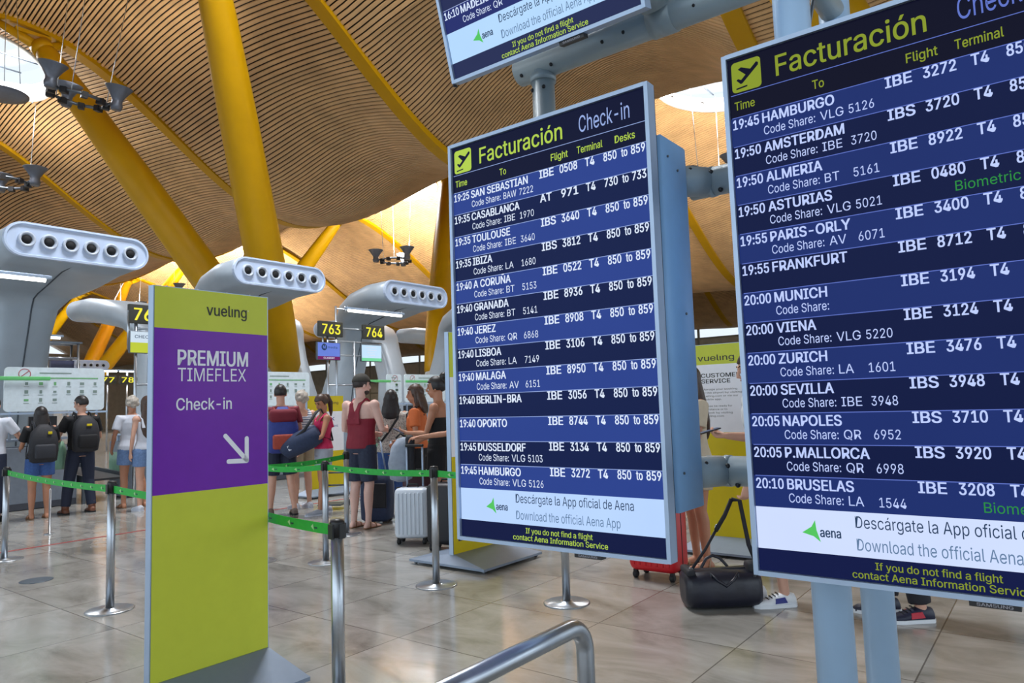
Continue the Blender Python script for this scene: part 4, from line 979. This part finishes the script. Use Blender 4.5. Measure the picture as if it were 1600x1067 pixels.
        limb(mb, [hip+Vector((0, 0, .05*k)), hip, lerp(hip, kn, .3), lerp(hip, kn, .75), kn, lerp(kn, an, .22)-Vector((0, .012*k, 0)), lerp(kn, an, .45)-Vector((0, .008*k, 0)), lerp(kn, an, .8), an, an-Vector((0, 0, .03*k))], [.08, th, th-.004, .064, .054, .054, .051, .036, .034, .038], n=16)
        ft = an.copy(); ft.z = max(.0, an.z-.085*k); t0 = Vector((sg*.03, 1, 0)).normalized()
        rg = []
        for (t, wv, hz) in ((-.062, .018, .03), (-.05, .03, .06), (.0, .034, .082), (.06, .038, .062), (.12, .044, .042), (.17, .040, .03), (.198, .024, .02)):
            c = ft + t0*t*k; rg.append([c+Vector((wv*k*math.cos(2*math.pi*j/14), 0, max(.004*k, hz*k*.5+hz*k*.5*math.sin(2*math.pi*j/14)))) for j in range(14)])
        mb.grid(rg)
    solid(mb, 'body', root, SKIN[skin], vox, 4)
    # ---- face details
    if face:
        mb = MB(eye_m)
        for sg in (-1, 1): mb.ell(H((sg*.031, .083, .012)), (.012*k, .007*k, .006*k), rot=HR, n=8, m=5); mb.tube([H((sg*.014, .092, .030)), H((sg*.032, .090, .036)), H((sg*.05, .078, .030))], .0045*k, n=5)
        mb.build('eyes', root); mb = MB(lip_m); mb.ell(H((0, .0925, -.066)), (.02*k, .006*k, .006*k), rot=HR, n=8, m=5); mb.build('lips', root)
    # ---- hair
    hm = HAIR[hair[1]]; mb = MB(hm)
    def cap(th=.012, front=.035):
        rg = []
        for i in range(8):
            ph = R(90-i*17); ring = []
            for j in range(24):
                a = 2*math.pi*j/24; fr = max(0, math.sin(a)); cut = ph if fr < .3 else max(ph, R(18))
                x = (.076+th)*math.cos(cut)*math.cos(a); y = (.096+th)*math.cos(cut)*math.sin(a); z = (.100+th)*math.sin(cut)
                ring.append(H((x, -.008+y, .022+z)))
            rg.append(ring)
        inner = [[p*.86+H((0, -.008, .0))*.14 for p in r] for r in reversed(rg)]
        mb.grid(rg+inner)
    kind = hair[0]; cap(.016 if kind in ('long', 'bun', 'tail', 'fluffy') else .009)
    if kind == 'long':
        ln = hair[2] if len(hair) > 2 else .36
        rg = []
        for (t, wv, dp, dy) in ((.0, .086, .05, -.05), (.22, .102, .058, -.068), (.45, .122, .056, -.09), (.7, .13, .05, -.11), (.9, .10, .035, -.125), (1.0, .05, .02, -.13)):
            c = H((0, dy, .03)) - Vector((0, 0, t*(ln+.10)*k)); rg.append([c+Vector((wv*k*math.cos(2*math.pi*j/18), dp*k*math.sin(2*math.pi*j/18), 0)) for j in range(18)])
        mb.grid(rg)
        for sg in (-1, 1): mb.tube([H((sg*.062, -.01, .07)), H((sg*.084, -.02, .0)), H((sg*.082, -.03, -.10)), H((sg*.08, -.05, -.2))], [.018*k, .022*k, .024*k, .012*k], n=8)
    if kind == 'bun': mb.ell(H((0, -.095, .125)), (.05*k, .05*k, .05*k), rot=HR); mb.ell(H((0, -.06, .09)), (.05*k, .05*k, .05*k), rot=HR); mb.ell(H((0, -.07, .02)), (.07*k, .055*k, .07*k), rot=HR)
    if kind == 'tail':
        mb.ell(H((0, -.06, .085)), (.03*k, .03*k, .03*k)); mb.tube([H((0, -.08, .085)), H((0, -.14, .05)), H((0, -.15, -.06)), H((.02, -.12, -.2)), H((.03, -.10, -.27))], [.025*k, .035*k, .04*k, .03*k, .01*k], n=10)
    if kind == 'fluffy': 
        for (x, y, z) in ((0, -.04, .10), (.05, -.04, .06), (-.05, -.04, .06), (0, -.085, .03), (.055, -.06, 0), (-.055, -.06, 0), (0, -.08, -.03)): mb.ell(H((x, y, z)), (.045*k, .045*k, .045*k), n=10, m=6)
    if kind == 'beard': 
        mb.ell(H((0, .03, -.082)), (.058*k, .06*k, .04*k), rot=HR)
    if kind != 'none': solid(mb, 'hair', root, hm, .007, 2)
    # ---- clothes
    if top:
        tk, tm = top[0], top[1]; mb = MB(tm); z0 = top[2] if len(top) > 2 else .93; inf = .017 if tk != 'strapless' else .010
        if tk == 'tee':
            torso(mb, z0, 1.455, inf*k)
            for s in ('L', 'R'):
                a, e, w = armp(s); limb(mb, [lerp(a, V3((0, 0, 1.35)), .4), a, lerp(a, e, .35), lerp(a, e, .66)], [.06, .06, .055, .054], .014*k)
        elif tk == 'long':
            torso(mb, z0, 1.455, inf*k)
            for s in ('L', 'R'):
                a, e, w = armp(s); limb(mb, [lerp(a, V3((0, 0, 1.35)), .4), a, lerp(a, e, .5), e, lerp(e, w, .45)], [.056, .056, .05, .045, .043], .016*k)
        elif tk in ('tank', 'sleeveless'):
            torso(mb, z0, 1.24 if tk == 'tank' else 1.36, inf*k)
            bx = .09
            if tk == 'tank':
                for sg in (-1, 1): mb.tube([V3((sg*.09, .108, 1.22)), V3((sg*.092, .088, 1.38)), V3((sg*.08, .0, 1.468)), V3((sg*.052, -.082, 1.41)), V3((sg*.034, -.108, 1.32)), V3((sg*.03, -.118, 1.18))], [(.034*k, .014*k)]*3+[(.040*k, .014*k), (.05*k, .014*k), (.07*k, .014*k)], n=10)
            for sg in (-1, 1) if tk != 'tank' else ():
                mb.tube([V3((sg*.10, .10, 1.26)), V3((sg*.105, .085, 1.38)), V3((sg*.10, .0, 1.462)), V3((sg*bx, -.085, 1.40)), V3((sg*bx, -.118, 1.26))], [(.038*k, .014*k)]*5 if tk == 'sleeveless' else [(.03*k, .014*k)]*5, n=10)
        elif tk == 'strapless': torso(mb, z0, 1.29, inf*k)
        o = solid(mb, 'shirt' if tk in ('tee', 'long') else 'sleeveless_top', root, tm, .009, 3)
    if bottom:
        bk, bm_ = bottom; mb = MB(bm_); torso(mb, .85, 1.0, .013*k)
        for s in ('L', 'R'):
            sg = -1 if s == 'L' else 1; hip = V3((sg*hpw, -.005, .90)); kn = V3(G[s][0]); an = V3(G[s][1]); th = .088 if f else .084
            if bk == 'trousers': limb(mb, [hip+Vector((0, 0, .04)), hip, lerp(hip, kn, .4), kn, lerp(kn, an, .4), lerp(kn, an, .93)], [.085, th+.002, .082, .064, .06, .052], .014*k)
            elif bk == 'shorts': limb(mb, [hip+Vector((0, 0, .04)), hip, lerp(hip, kn, .35), lerp(hip, kn, .55)], [.085, th+.004, th+.004, th+.004], .018*k)
            elif bk == 'long_shorts': limb(mb, [hip+Vector((0, 0, .04)), hip, lerp(hip, kn, .45), lerp(hip, kn, .9)], [.085, th+.004, .084, .076], .018*k)
        solid(mb, 'trousers' if bk == 'trousers' else 'shorts', root, bm_, .009, 3)
    if shoe:
        sk, sm = shoe[0], shoe[1]
        for s in ('L', 'R'):
            sg = -1 if s == 'L' else 1; an = V3(G[s][1]); ft = an.copy(); ft.z = max(0, an.z-.085*k); t0 = Vector((sg*.03, 1, 0)).normalized()
            if sk == 'sandal':
                mb = MB(sm); rg = []
                for (t, wv) in ((-.07, .02), (-.05, .034), (.02, .036), (.1, .046), (.17, .044), (.205, .024)):
                    c = ft+t0*t*k; rg.append([c+Vector((wv*k*math.cos(2*math.pi*j/12), 0, .008*k+.007*k*math.sin(2*math.pi*j/12))) for j in range(12)])
                mb.grid(rg); c = ft+t0*.09*k; mb.tube([c+Vector((-.046*k, 0, .01)), c+Vector((-.03*k, 0, .05*k)), c+Vector((.03*k, 0, .05*k)), c+Vector((.046*k, 0, .01))], .008*k, n=6)
                c = ft; mb.tube([c+Vector((-.036*k, 0, .01)), c+Vector((-.036*k, -.01, .075*k)), c+Vector((.036*k, -.01, .075*k)), c+Vector((.036*k, 0, .01))], .007*k, n=6); mb.build('sandal', root)
            else:
                mb = MB(sm); rg = []
                for (t, wv, hz) in ((-.075, .02, .06), (-.062, .038, .085), (.0, .042, .10), (.06, .046, .082), (.12, .052, .06), (.18, .048, .05), (.215, .028, .034)):
                    c = ft+t0*t*k; rg.append([c+Vector((wv*k*math.cos(2*math.pi*j/16), 0, max(.012*k, hz*k*.5+hz*k*.5*math.sin(2*math.pi*j/16)))) for j in range(16)])
                mb.grid(rg)
                if sk == 'boot': mb.tube([an+Vector((0, 0, -.05*k)), an+Vector((0, 0, .09*k))], [.05*k, .052*k], n=14)
                so = mb.build('boot' if sk == 'boot' else 'shoe', root)
                mb = MB(shoe[2] if len(shoe) > 2 else rubber); rg = []
                for z in (.0, .022):
                    rg.append([ft+t0*t*k+Vector((wv*k, 0, z*k)) for t, wv in ((-.08, -.016), (-.06, -.042), (.05, -.048), (.13, -.055), (.19, -.048), (.222, -.018), (.222, .018), (.19, .048), (.13, .055), (.05, .048), (-.06, .042), (-.08, .016))])
                mb.grid(rg, 0, True, True, False); mb.build('sole', so)
                if len(shoe) > 3:
                    mb = MB(shoe[3]); 
                    for sx in (-1, 1):
                        c = ft+t0*.035*k
                        mb.prism([c+Vector((sx*.044*k, -.035*k, .035*k)), c+Vector((sx*.047*k, .05*k, .030*k)), c+Vector((sx*.042*k, .045*k, .062*k)), c+Vector((sx*.040*k, -.02*k, .07*k))], (sx*.006, 0, 0))
                    mb.build('side_patch', so); mb = MB(rubber)
                    for j in range(4): c = ft+t0*(.055+.022*j)*k; mb.tube([c+Vector((-.028*k, 0, (.088-.011*j)*k)), c+Vector((0, .005, (.094-.011*j)*k)), c+Vector((.028*k, 0, (.088-.011*j)*k))], .004*k, n=6)
                    mb.build('laces', so)
    root['h'] = h; return root, V3, H, k, A
def pack_on(pr, label, mat, mat2, z=1.17, w=.34, hh=.46, d=.17, accents=()):
    root, V3, H, k, A = pr; M4 = root.matrix_basis
    loc = root.location + Matrix.Rotation(root.rotation_euler.z, 3, 'Z') @ (V3((0, -.20, z-hh/2)))
    t = thing('backpack', label, 'backpack', loc, root.rotation_euler.z); mb = MB(mat); rr = []
    for (zz, a, b, dy) in ((.0, .7, .5, 0), (.02, .92, .8, -.01), (.15, 1, 1, -.02), (.30, .97, .95, -.015), (.40, .85, .8, 0), (.45, .6, .55, .01), (hh, .3, .3, .02)):
        rr.append([Vector((w/2*a*math.copysign(abs(math.cos(2*math.pi*j/24))**.6, math.cos(2*math.pi*j/24)), dy+d/2*b*math.copysign(abs(math.sin(2*math.pi*j/24))**.6, math.sin(2*math.pi*j/24)), zz*hh/.46)) for j in range(24)])
    mb.grid(rr); mb.build('body', t)
    mb = MB(mat2); mb.box((0, -d/2-.035, .16), (w*.72, .07, .20), 0, .03); mb.build('front_pocket', t)
    mb = MB(mat2)
    for sg in (-1, 1): mb.tube([Vector((sg*.09, .04, hh-.04)), Vector((sg*.10, .10, hh+.06)), Vector((sg*.105, .22, hh+.085)), Vector((sg*.11, .325, hh-.03)), Vector((sg*.13, .33, hh-.2)), Vector((sg*.17, .22, .1)), Vector((sg*.14, .04, .06))], [(.025, .007)]*7, n=8)
    mb.build('shoulder_straps', t)
    for (nm, m_, c, s_) in accents:
        mb = MB(m_); mb.box(c, s_, 0, min(s_)*.3); mb.build(nm, t)
    return t
denim = M('light_denim', (104, 132, 176), .8, 0, .15, 40); denim_d = M('dark_denim', (42, 50, 72), .8, 0, .15, 40); denim_b = M('blue_denim', (52, 84, 142), .8, 0, .15, 40)
whitec = M('white_cotton', (204, 208, 220), .8, 0, .04); blackc = M('black_cotton', (24, 24, 28), .85); navyc = M('navy_cotton', (30, 38, 60), .8)
FWD = 52.5        # turned towards the desks
# first traveller at the frame edge
person('person in a white shirt at the picture edge, arm reaching over the desk', -12.17, 3.62, FWD-40, 1.76, 'm', 'fair', ('short', 'dark'), ('tee', whitec), ('trousers', navyc), ('shoe', blackc), arms={'R': [(.30, .12, 1.16), (.34, .36, 1.12)]})
p = person('woman with long black hair and blue denim shorts, seen from behind with a black backpack', -11.85, 4.12, FWD-8, 1.60, 'f', 'tan', ('long', 'black', .26), ('tee', blackc), ('shorts', denim_b), ('sandal', M('tan_leather', (140, 100, 70), .5)), arms={'R': [(.24, .12, 1.12), (.26, .30, 1.16)], 'L': [(-.24, .08, 1.12), (-.22, .28, 1.10)]}, fat=1.08)
pack_on(p, 'black backpack on the woman with long black hair', blackf, M('charcoal_fabric', (44, 46, 54), .75), 1.13, .36, .5, .2, [('badge', lime2, (.06, -.10, .42), (.05, .02, .04))])
p = person('man in a black t-shirt, dark trousers and brown boots at the desk', -11.9, 4.68, FWD-5, 1.76, 'm', 'fair', ('short', 'black'), ('tee', blackc), ('trousers', navyc), ('boot', M('brown_leather', (110, 66, 46), .5)), hyaw=38, hpitch=-8, arms={'L': [(-.30, .05, 1.13), (-.20, .28, 1.06)], 'R': [(.28, .08, 1.12), (.26, .30, 1.10)]}, legs={'L': [(-.14, .03, .49), (-.19, .0, .085)], 'R': [(.12, .02, .49), (.15, -.05, .085)]})
pack_on(p, 'black backpack with a small yellow mark on the man in the black t-shirt', blackf, blackc, 1.16, .36, .5, .2, [('yellow_mark', lime2, (.02, -.105, .40), (.07, .02, .035))])
person('grey-haired woman in a white t-shirt and light denim shorts, seen from behind', -11.75, 5.36, FWD-5, 1.74, 'f', 'tan', ('fluffy', 'grey'), ('tee', whitec, .90), ('shorts', denim), ('sandal', M('tan_leather', (140, 100, 70), .5)), arms={'L': [(-.26, -.02, 1.13), (-.24, .14, .93)], 'R': [(.25, .04, 1.12), (.2, .28, 1.06)]}, legs={'L': [(-.10, .02, .49), (-.10, .02, .085)], 'R': [(.14, .0, .49), (.2, -.04, .085)]}, fat=1.08)
p = person('girl with very long brown hair and denim shorts beside the purple sign', -11.18, 5.33, FWD-4, 1.72, 'f', 'fair', ('long', 'brown', .46), ('sleeveless', whitec), ('shorts', denim), ('shoe', whitec, whitec), arms={'R': [(.24, -.02, 1.13), (.25, .10, .92)]})
tg = thing('tote_bag', 'white tote bag at the side of the girl with very long hair', 'bag', W(-10.98, 5.50, .80), R(FWD)); mb = MB(whitec); mb.box((0, 0, .2), (.09, .30, .40), 0, .03); mb.build('body', tg); mb = MB(whitec); mb.tube([(0, -.08, .39), (-.03, -.05, .64), (-.03, .05, .64), (0, .08, .39)], .012, n=6); mb.build('handle', tg)
# the group at the queue
maroon = M('maroon_shirt', (112, 26, 44), .8); royal = M('royal_blue_fabric', (46, 62, 140), .7, 0, .1, 25); rust = M('rust_fabric', (156, 62, 48), .7, 0, .1, 25)
p = person('man in a maroon shirt and navy shorts with a red and blue backpack', -8.75, 6.02, 25, 1.80, 'm', 'fair', ('short', 'black'), ('tee', maroon), ('long_shorts', navyc), ('shoe', M('taupe_suede', (110, 96, 88), .7)), hyaw=-10, legs={'L': [(-.11, .02, .49), (-.13, .05, .085)], 'R': [(.12, -.03, .49), (.16, -.12, .085)]})
pack_on(p, 'royal blue and rust red backpack with orange foot on the man in maroon', royal, rust, 1.10, .42, .54, .26, [('top_lid', maroon, (0, -.02, .51), (.36, .26, .18)), ('orange_foot', M('orange_fabric', (206, 96, 52), .7), (.08, -.10, .05), (.16, .14, .10))])
stripe = M('striped_cotton', (206, 212, 222), .8)
snt = stripe.node_tree; wv_ = snt.nodes.new('ShaderNodeTexWave'); wv_.bands_direction = 'Z'; wv_.inputs['Scale'].default_value = 9; tcn = snt.nodes.new('ShaderNodeTexCoord'); rmp = snt.nodes.new('ShaderNodeValToRGB'); rmp.color_ramp.elements[0].position = .25; rmp.color_ramp.elements[1].position = .4; rmp.color_ramp.elements[0].color = (*lin((96, 110, 140)), 1); rmp.color_ramp.elements[1].color = (*lin((214, 218, 226)), 1)
snt.links.new(tcn.outputs['Object'], wv_.inputs['Vector']); snt.links.new(wv_.outputs['Fac'], rmp.inputs['Fac']); snt.links.new(rmp.outputs['Color'], snt.nodes['Principled BSDF'].inputs['Base Color'])
person('grey-haired woman in a striped sleeveless top between the backpack and the girl in pink', -9.0, 6.55, 40, 1.72, 'f', 'fair', ('fluffy', 'grey'), ('sleeveless', stripe, .90), ('shorts', M('beige_cotton', (170, 156, 130), .8)), ('shoe', whitec, whitec), hyaw=10, arms={'L': [(-.24, .04, 1.12), (-.16, .26, 1.0)]})
pink = M('pink_top', (206, 44, 96), .75); greyc = M('grey_cotton', (166, 172, 186), .8)
p = person('girl with a ponytail and a pink top looking down at the navy bag she carries', -8.25, 6.36, 122, 1.64, 'f', 'tan', ('tail', 'brown'), ('sleeveless', pink, .95), ('shorts', greyc), ('shoe', greyc, whitec), hyaw=22, hpitch=-24, arms={'R': [(.31, .06, 1.15), (.16, .24, 1.0)], 'L': [(-.27, .10, 1.14), (-.14, .30, 1.02)]}, legs={'L': [(-.10, .05, .49), (-.14, .10, .085)], 'R': [(.10, .0, .49), (.10, -.08, .085)]})
t = thing('shoulder_bag', 'navy duffel bag held slanting in front of the girl in the pink top', 'duffel bag', W(-8.28, 6.16, 0), R(8)); mb = MB(navy)
mb.tube([(-.36, -.05, .86), (-.33, -.05, .89), (-.15, -.06, .98), (.02, -.06, 1.06), (.12, -.06, 1.11), (.14, -.06, 1.12)], [.06, .13, .15, .15, .13, .05], n=20); mb.build('body', t)
mb = MB(blackf); mb.tube([(-.25, -.16, 1.0), (-.05, -.17, 1.16), (.1, -.1, 1.40), (.14, .05, 1.44), (.25, .12, 1.2), (.3, .05, 1.0), (.1, -.05, 1.08)], [(.02, .006)]*7, n=8); mb.build('strap', t); mb = MB(whitec); mb.box((-.24, -.185, .93), (.05, .012, .07), rot=Matrix.Rotation(R(-25), 3, 'Y')); mb.build('white_mark', t)
burg = M('burgundy_jersey', (128, 20, 44), .7)
p = person('bearded man in a burgundy tank top, dark shorts and a cap', -6.82, 5.82, -28, 1.84, 'm', 'pale', ('beard', 'dark'), ('tank', burg, .90), ('long_shorts', denim_d), ('sandal', M('tan_leather', (140, 100, 70), .5)), hyaw=-22, arms={'R': [(.27, .04, 1.12), (.13, .30, 1.10)], 'L': [(-.27, .02, 1.12), (-.12, .30, 1.06)]}, fat=1.06)
root, V3, H, k, A_ = p
mb = MB(M('olive_cap', (58, 56, 52), .8)); rg = []
for i in range(7):
    ph = R(90-i*15); rg.append([H((.092*math.cos(ph)*math.cos(2*math.pi*j/22), -.006+.112*math.cos(ph)*math.sin(2*math.pi*j/22), .035+.105*math.sin(ph))) for j in range(22)])
mb.grid(rg); rg = []
for (y, w_) in ((.08, .075), (.13, .07), (.17, .05), (.18, .02)): rg.append([H((w_*math.cos(2*math.pi*j/14), y, .036-.012*(y-.08)/.1+.006*math.sin(2*math.pi*j/14))) for j in range(14)])
mb.grid(rg); cp = mb.build('cap', root)
paisley = M('patterned_blouse', (190, 182, 176), .8); pnt = paisley.node_tree; vo = pnt.nodes.new('ShaderNodeTexVoronoi'); vo.inputs['Scale'].default_value = 55; ptc = pnt.nodes.new('ShaderNodeTexCoord'); prp = pnt.nodes.new('ShaderNodeValToRGB'); pe = prp.color_ramp.elements
pe[0].position = .25; pe[0].color = (*lin((128, 130, 130)), 1); pe[1].position = .6; pe[1].color = (*lin((196, 188, 180)), 1); q_ = prp.color_ramp.elements.new(.12); q_.color = (*lin((150, 88, 76)), 1)
pnt.links.new(ptc.outputs['Object'], vo.inputs['Vector']); pnt.links.new(vo.outputs['Distance'], prp.inputs['Fac']); pnt.links.new(prp.outputs['Color'], pnt.nodes['Principled BSDF'].inputs['Base Color'])
p = person('woman with long dark hair in a pale patterned blouse, seen from behind', -7.15, 6.62, 6, 1.66, 'f', 'tan', ('long', 'black', .22), ('long', paisley, .88), ('trousers', denim_b), ('shoe', blackc), arms={'R': [(.27, .02, 1.12), (.22, .22, 1.02)]}, fat=1.1)
root, V3, H, k, A_ = p
mb = MB(blackf); mb.tube([V3((.13, .12, 1.36)), V3((.13, -.0, 1.475)), V3((.10, -.115, 1.36)), V3((-.02, -.15, 1.18)), V3((-.15, -.13, 1.02))], [(.016, .006)]*5, n=8); tag(mb.build('shoulder_strap', None, root.location, root.rotation_euler.z), 'black bag strap across the back of the patterned blouse', 'strap')
orange = M('orange_top', (204, 104, 52), .75)
p = person('woman in an orange top with loose brown hair, in profile', -6.37, 6.33, 84, 1.70, 'f', 'tan', ('long', 'brown', .18), ('tee', orange, .95), ('shorts', blackc), ('shoe', whitec, whitec), hyaw=0, arms={'R': [(.24, .06, 1.12), (.14, .28, 1.02)]}, fat=1.02)
root, V3, H, k, A_ = p
mb = MB(blackf); mb.tube([V3((.12, .125, 1.05)), V3((.05, .15, 1.2)), V3((-.06, .12, 1.38)), V3((-.10, 0, 1.475)), V3((-.06, -.11, 1.36))], [(.014, .005)]*5, n=8); tag(mb.build('shoulder_strap', None, root.location, root.rotation_euler.z), 'black strap across the orange top', 'strap')
p = person('laughing woman with a hair bun in a black strapless top, holding a phone', -5.68, 5.98, 78, 1.76, 'f', 'tan', ('bun', 'black'), ('strapless', blackc, .98), ('shorts', blackc), ('sandal', blackc), hyaw=6, arms={'L': [(-.20, .08, 1.12), (-.10, .34, 1.13), (.2, .8, .2), (.6, .1, .6), .9], 'R': [(.24, .0, 1.12), (.20, .26, 1.04)]})
root, V3, H, k, A_ = p
ph = thing('mobile_phone', 'dark phone in the hand of the laughing woman', 'phone', root.location+Matrix.Rotation(root.rotation_euler.z, 3, 'Z') @ V3((-.085, .44, 1.15)), root.rotation_euler.z); mb = MB([black]); mb.box((0, 0, 0), (.075, .15, .009), 0, .004, rot=Matrix.Rotation(R(25), 3, 'X')); mb.build('body', ph); mb = MB(screen('phone', (90, 110, 150), .6)); mb.box((0, -.002, .0055), (.066, .136, .001), rot=Matrix.Rotation(R(25), 3, 'X')); mb.build('display', ph)
p = person('person in black reaching an arm to the white suitcase, hidden by the totem', -5.1, 5.75, 92, 1.72, 'f', 'tan', ('long', 'dark', .2), ('strapless', blackc, .95), ('shorts', blackc), ('shoe', blackc), arms={'L': [(-.20, .16, 1.16), (-.14, .46, 1.13), (-.05, 1, -.12), (0, 0, -1), .8]}, hyaw=-20)
# between and behind the two lower boards
p = person('tanned person with long brown hair standing behind the smaller flight board, bare leg in sandals', -2.57, 5.87, 100, 1.70, 'f', 'tan', ('long', 'brown', .46), ('tee', M('beige_shirt', (200, 186, 164), .8), .88), ('shorts', M('sand_cotton', (180, 164, 140), .8)), ('sandal', M('sand_leather', (172, 146, 120), .6)), arms={'L': [(-.22, .06, 1.12), (-.14, .3, 1.05)]}, fine=True)
sneak_w = M('white_sneaker', (226, 230, 236), .5, 0, .03); sneak_b = M('sneaker_blue_patch', (44, 52, 130), .6)
p = person('man in white sneakers with blue patches, holding a phone and a bag strap', -1.69, 5.14, 92, 1.74, 'm', 'fair', ('short', 'dark'), ('tee', M('pale_shirt', (196, 200, 204), .8), .9), ('shorts', denim_b), ('shoe', sneak_w, sneak_w, sneak_b), hpitch=-12, lean=6,
           arms={'R': [(.25, -.03, 1.12), (.14, .235, 1.15), (-.1, 1, .12), (-.5, 0, .9), 1.0], 'L': [(-.24, .0, 1.12), (-.17, .23, .84), (.05, .2, -1), (1, .3, .1), 1.3]}, legs={'L': [(-.10, .03, .49), (-.11, .0, .085)], 'R': [(.10, .04, .49), (.11, .12, .085)]}, fine=True)
root, V3, H, k, A_ = p
ph = thing('mobile_phone', 'dark phone held up beside the largest flight board', 'phone', root.location+Matrix.Rotation(root.rotation_euler.z, 3, 'Z') @ V3((.115, .36, 1.19)), root.rotation_euler.z); mb = MB([black]); mb.box((0, 0, 0), (.075, .155, .01), 0, .004, rot=Matrix.Rotation(R(-14), 3, 'X')); mb.build('body', ph); mb = MB(screen('phone', (90, 110, 150), .6)); mb.box((0, -.002, .006), (.066, .136, .001), rot=Matrix.Rotation(R(-14), 3, 'X')); mb.build('display', ph)
person('traveller in dark trousers and dark sneakers with a red mark, hidden by the largest board', -.90, 5.22, 88, 1.76, 'm', 'fair', ('short', 'black'), ('tee', navyc), ('trousers', M('charcoal_trousers', (34, 34, 42), .8)), ('shoe', M('dark_sneaker', (30, 34, 58), .5), sneak_w, M('red_mark', (190, 40, 60), .5)), legs={'L': [(-.10, .03, .49), (-.11, -.02, .085)], 'R': [(.10, .03, .49), (.11, .08, .085)]})
# last: the hair is on, keep only what Blender needs
for o in list(bpy.data.objects):
    if 'h' in o.keys(): del o['h']
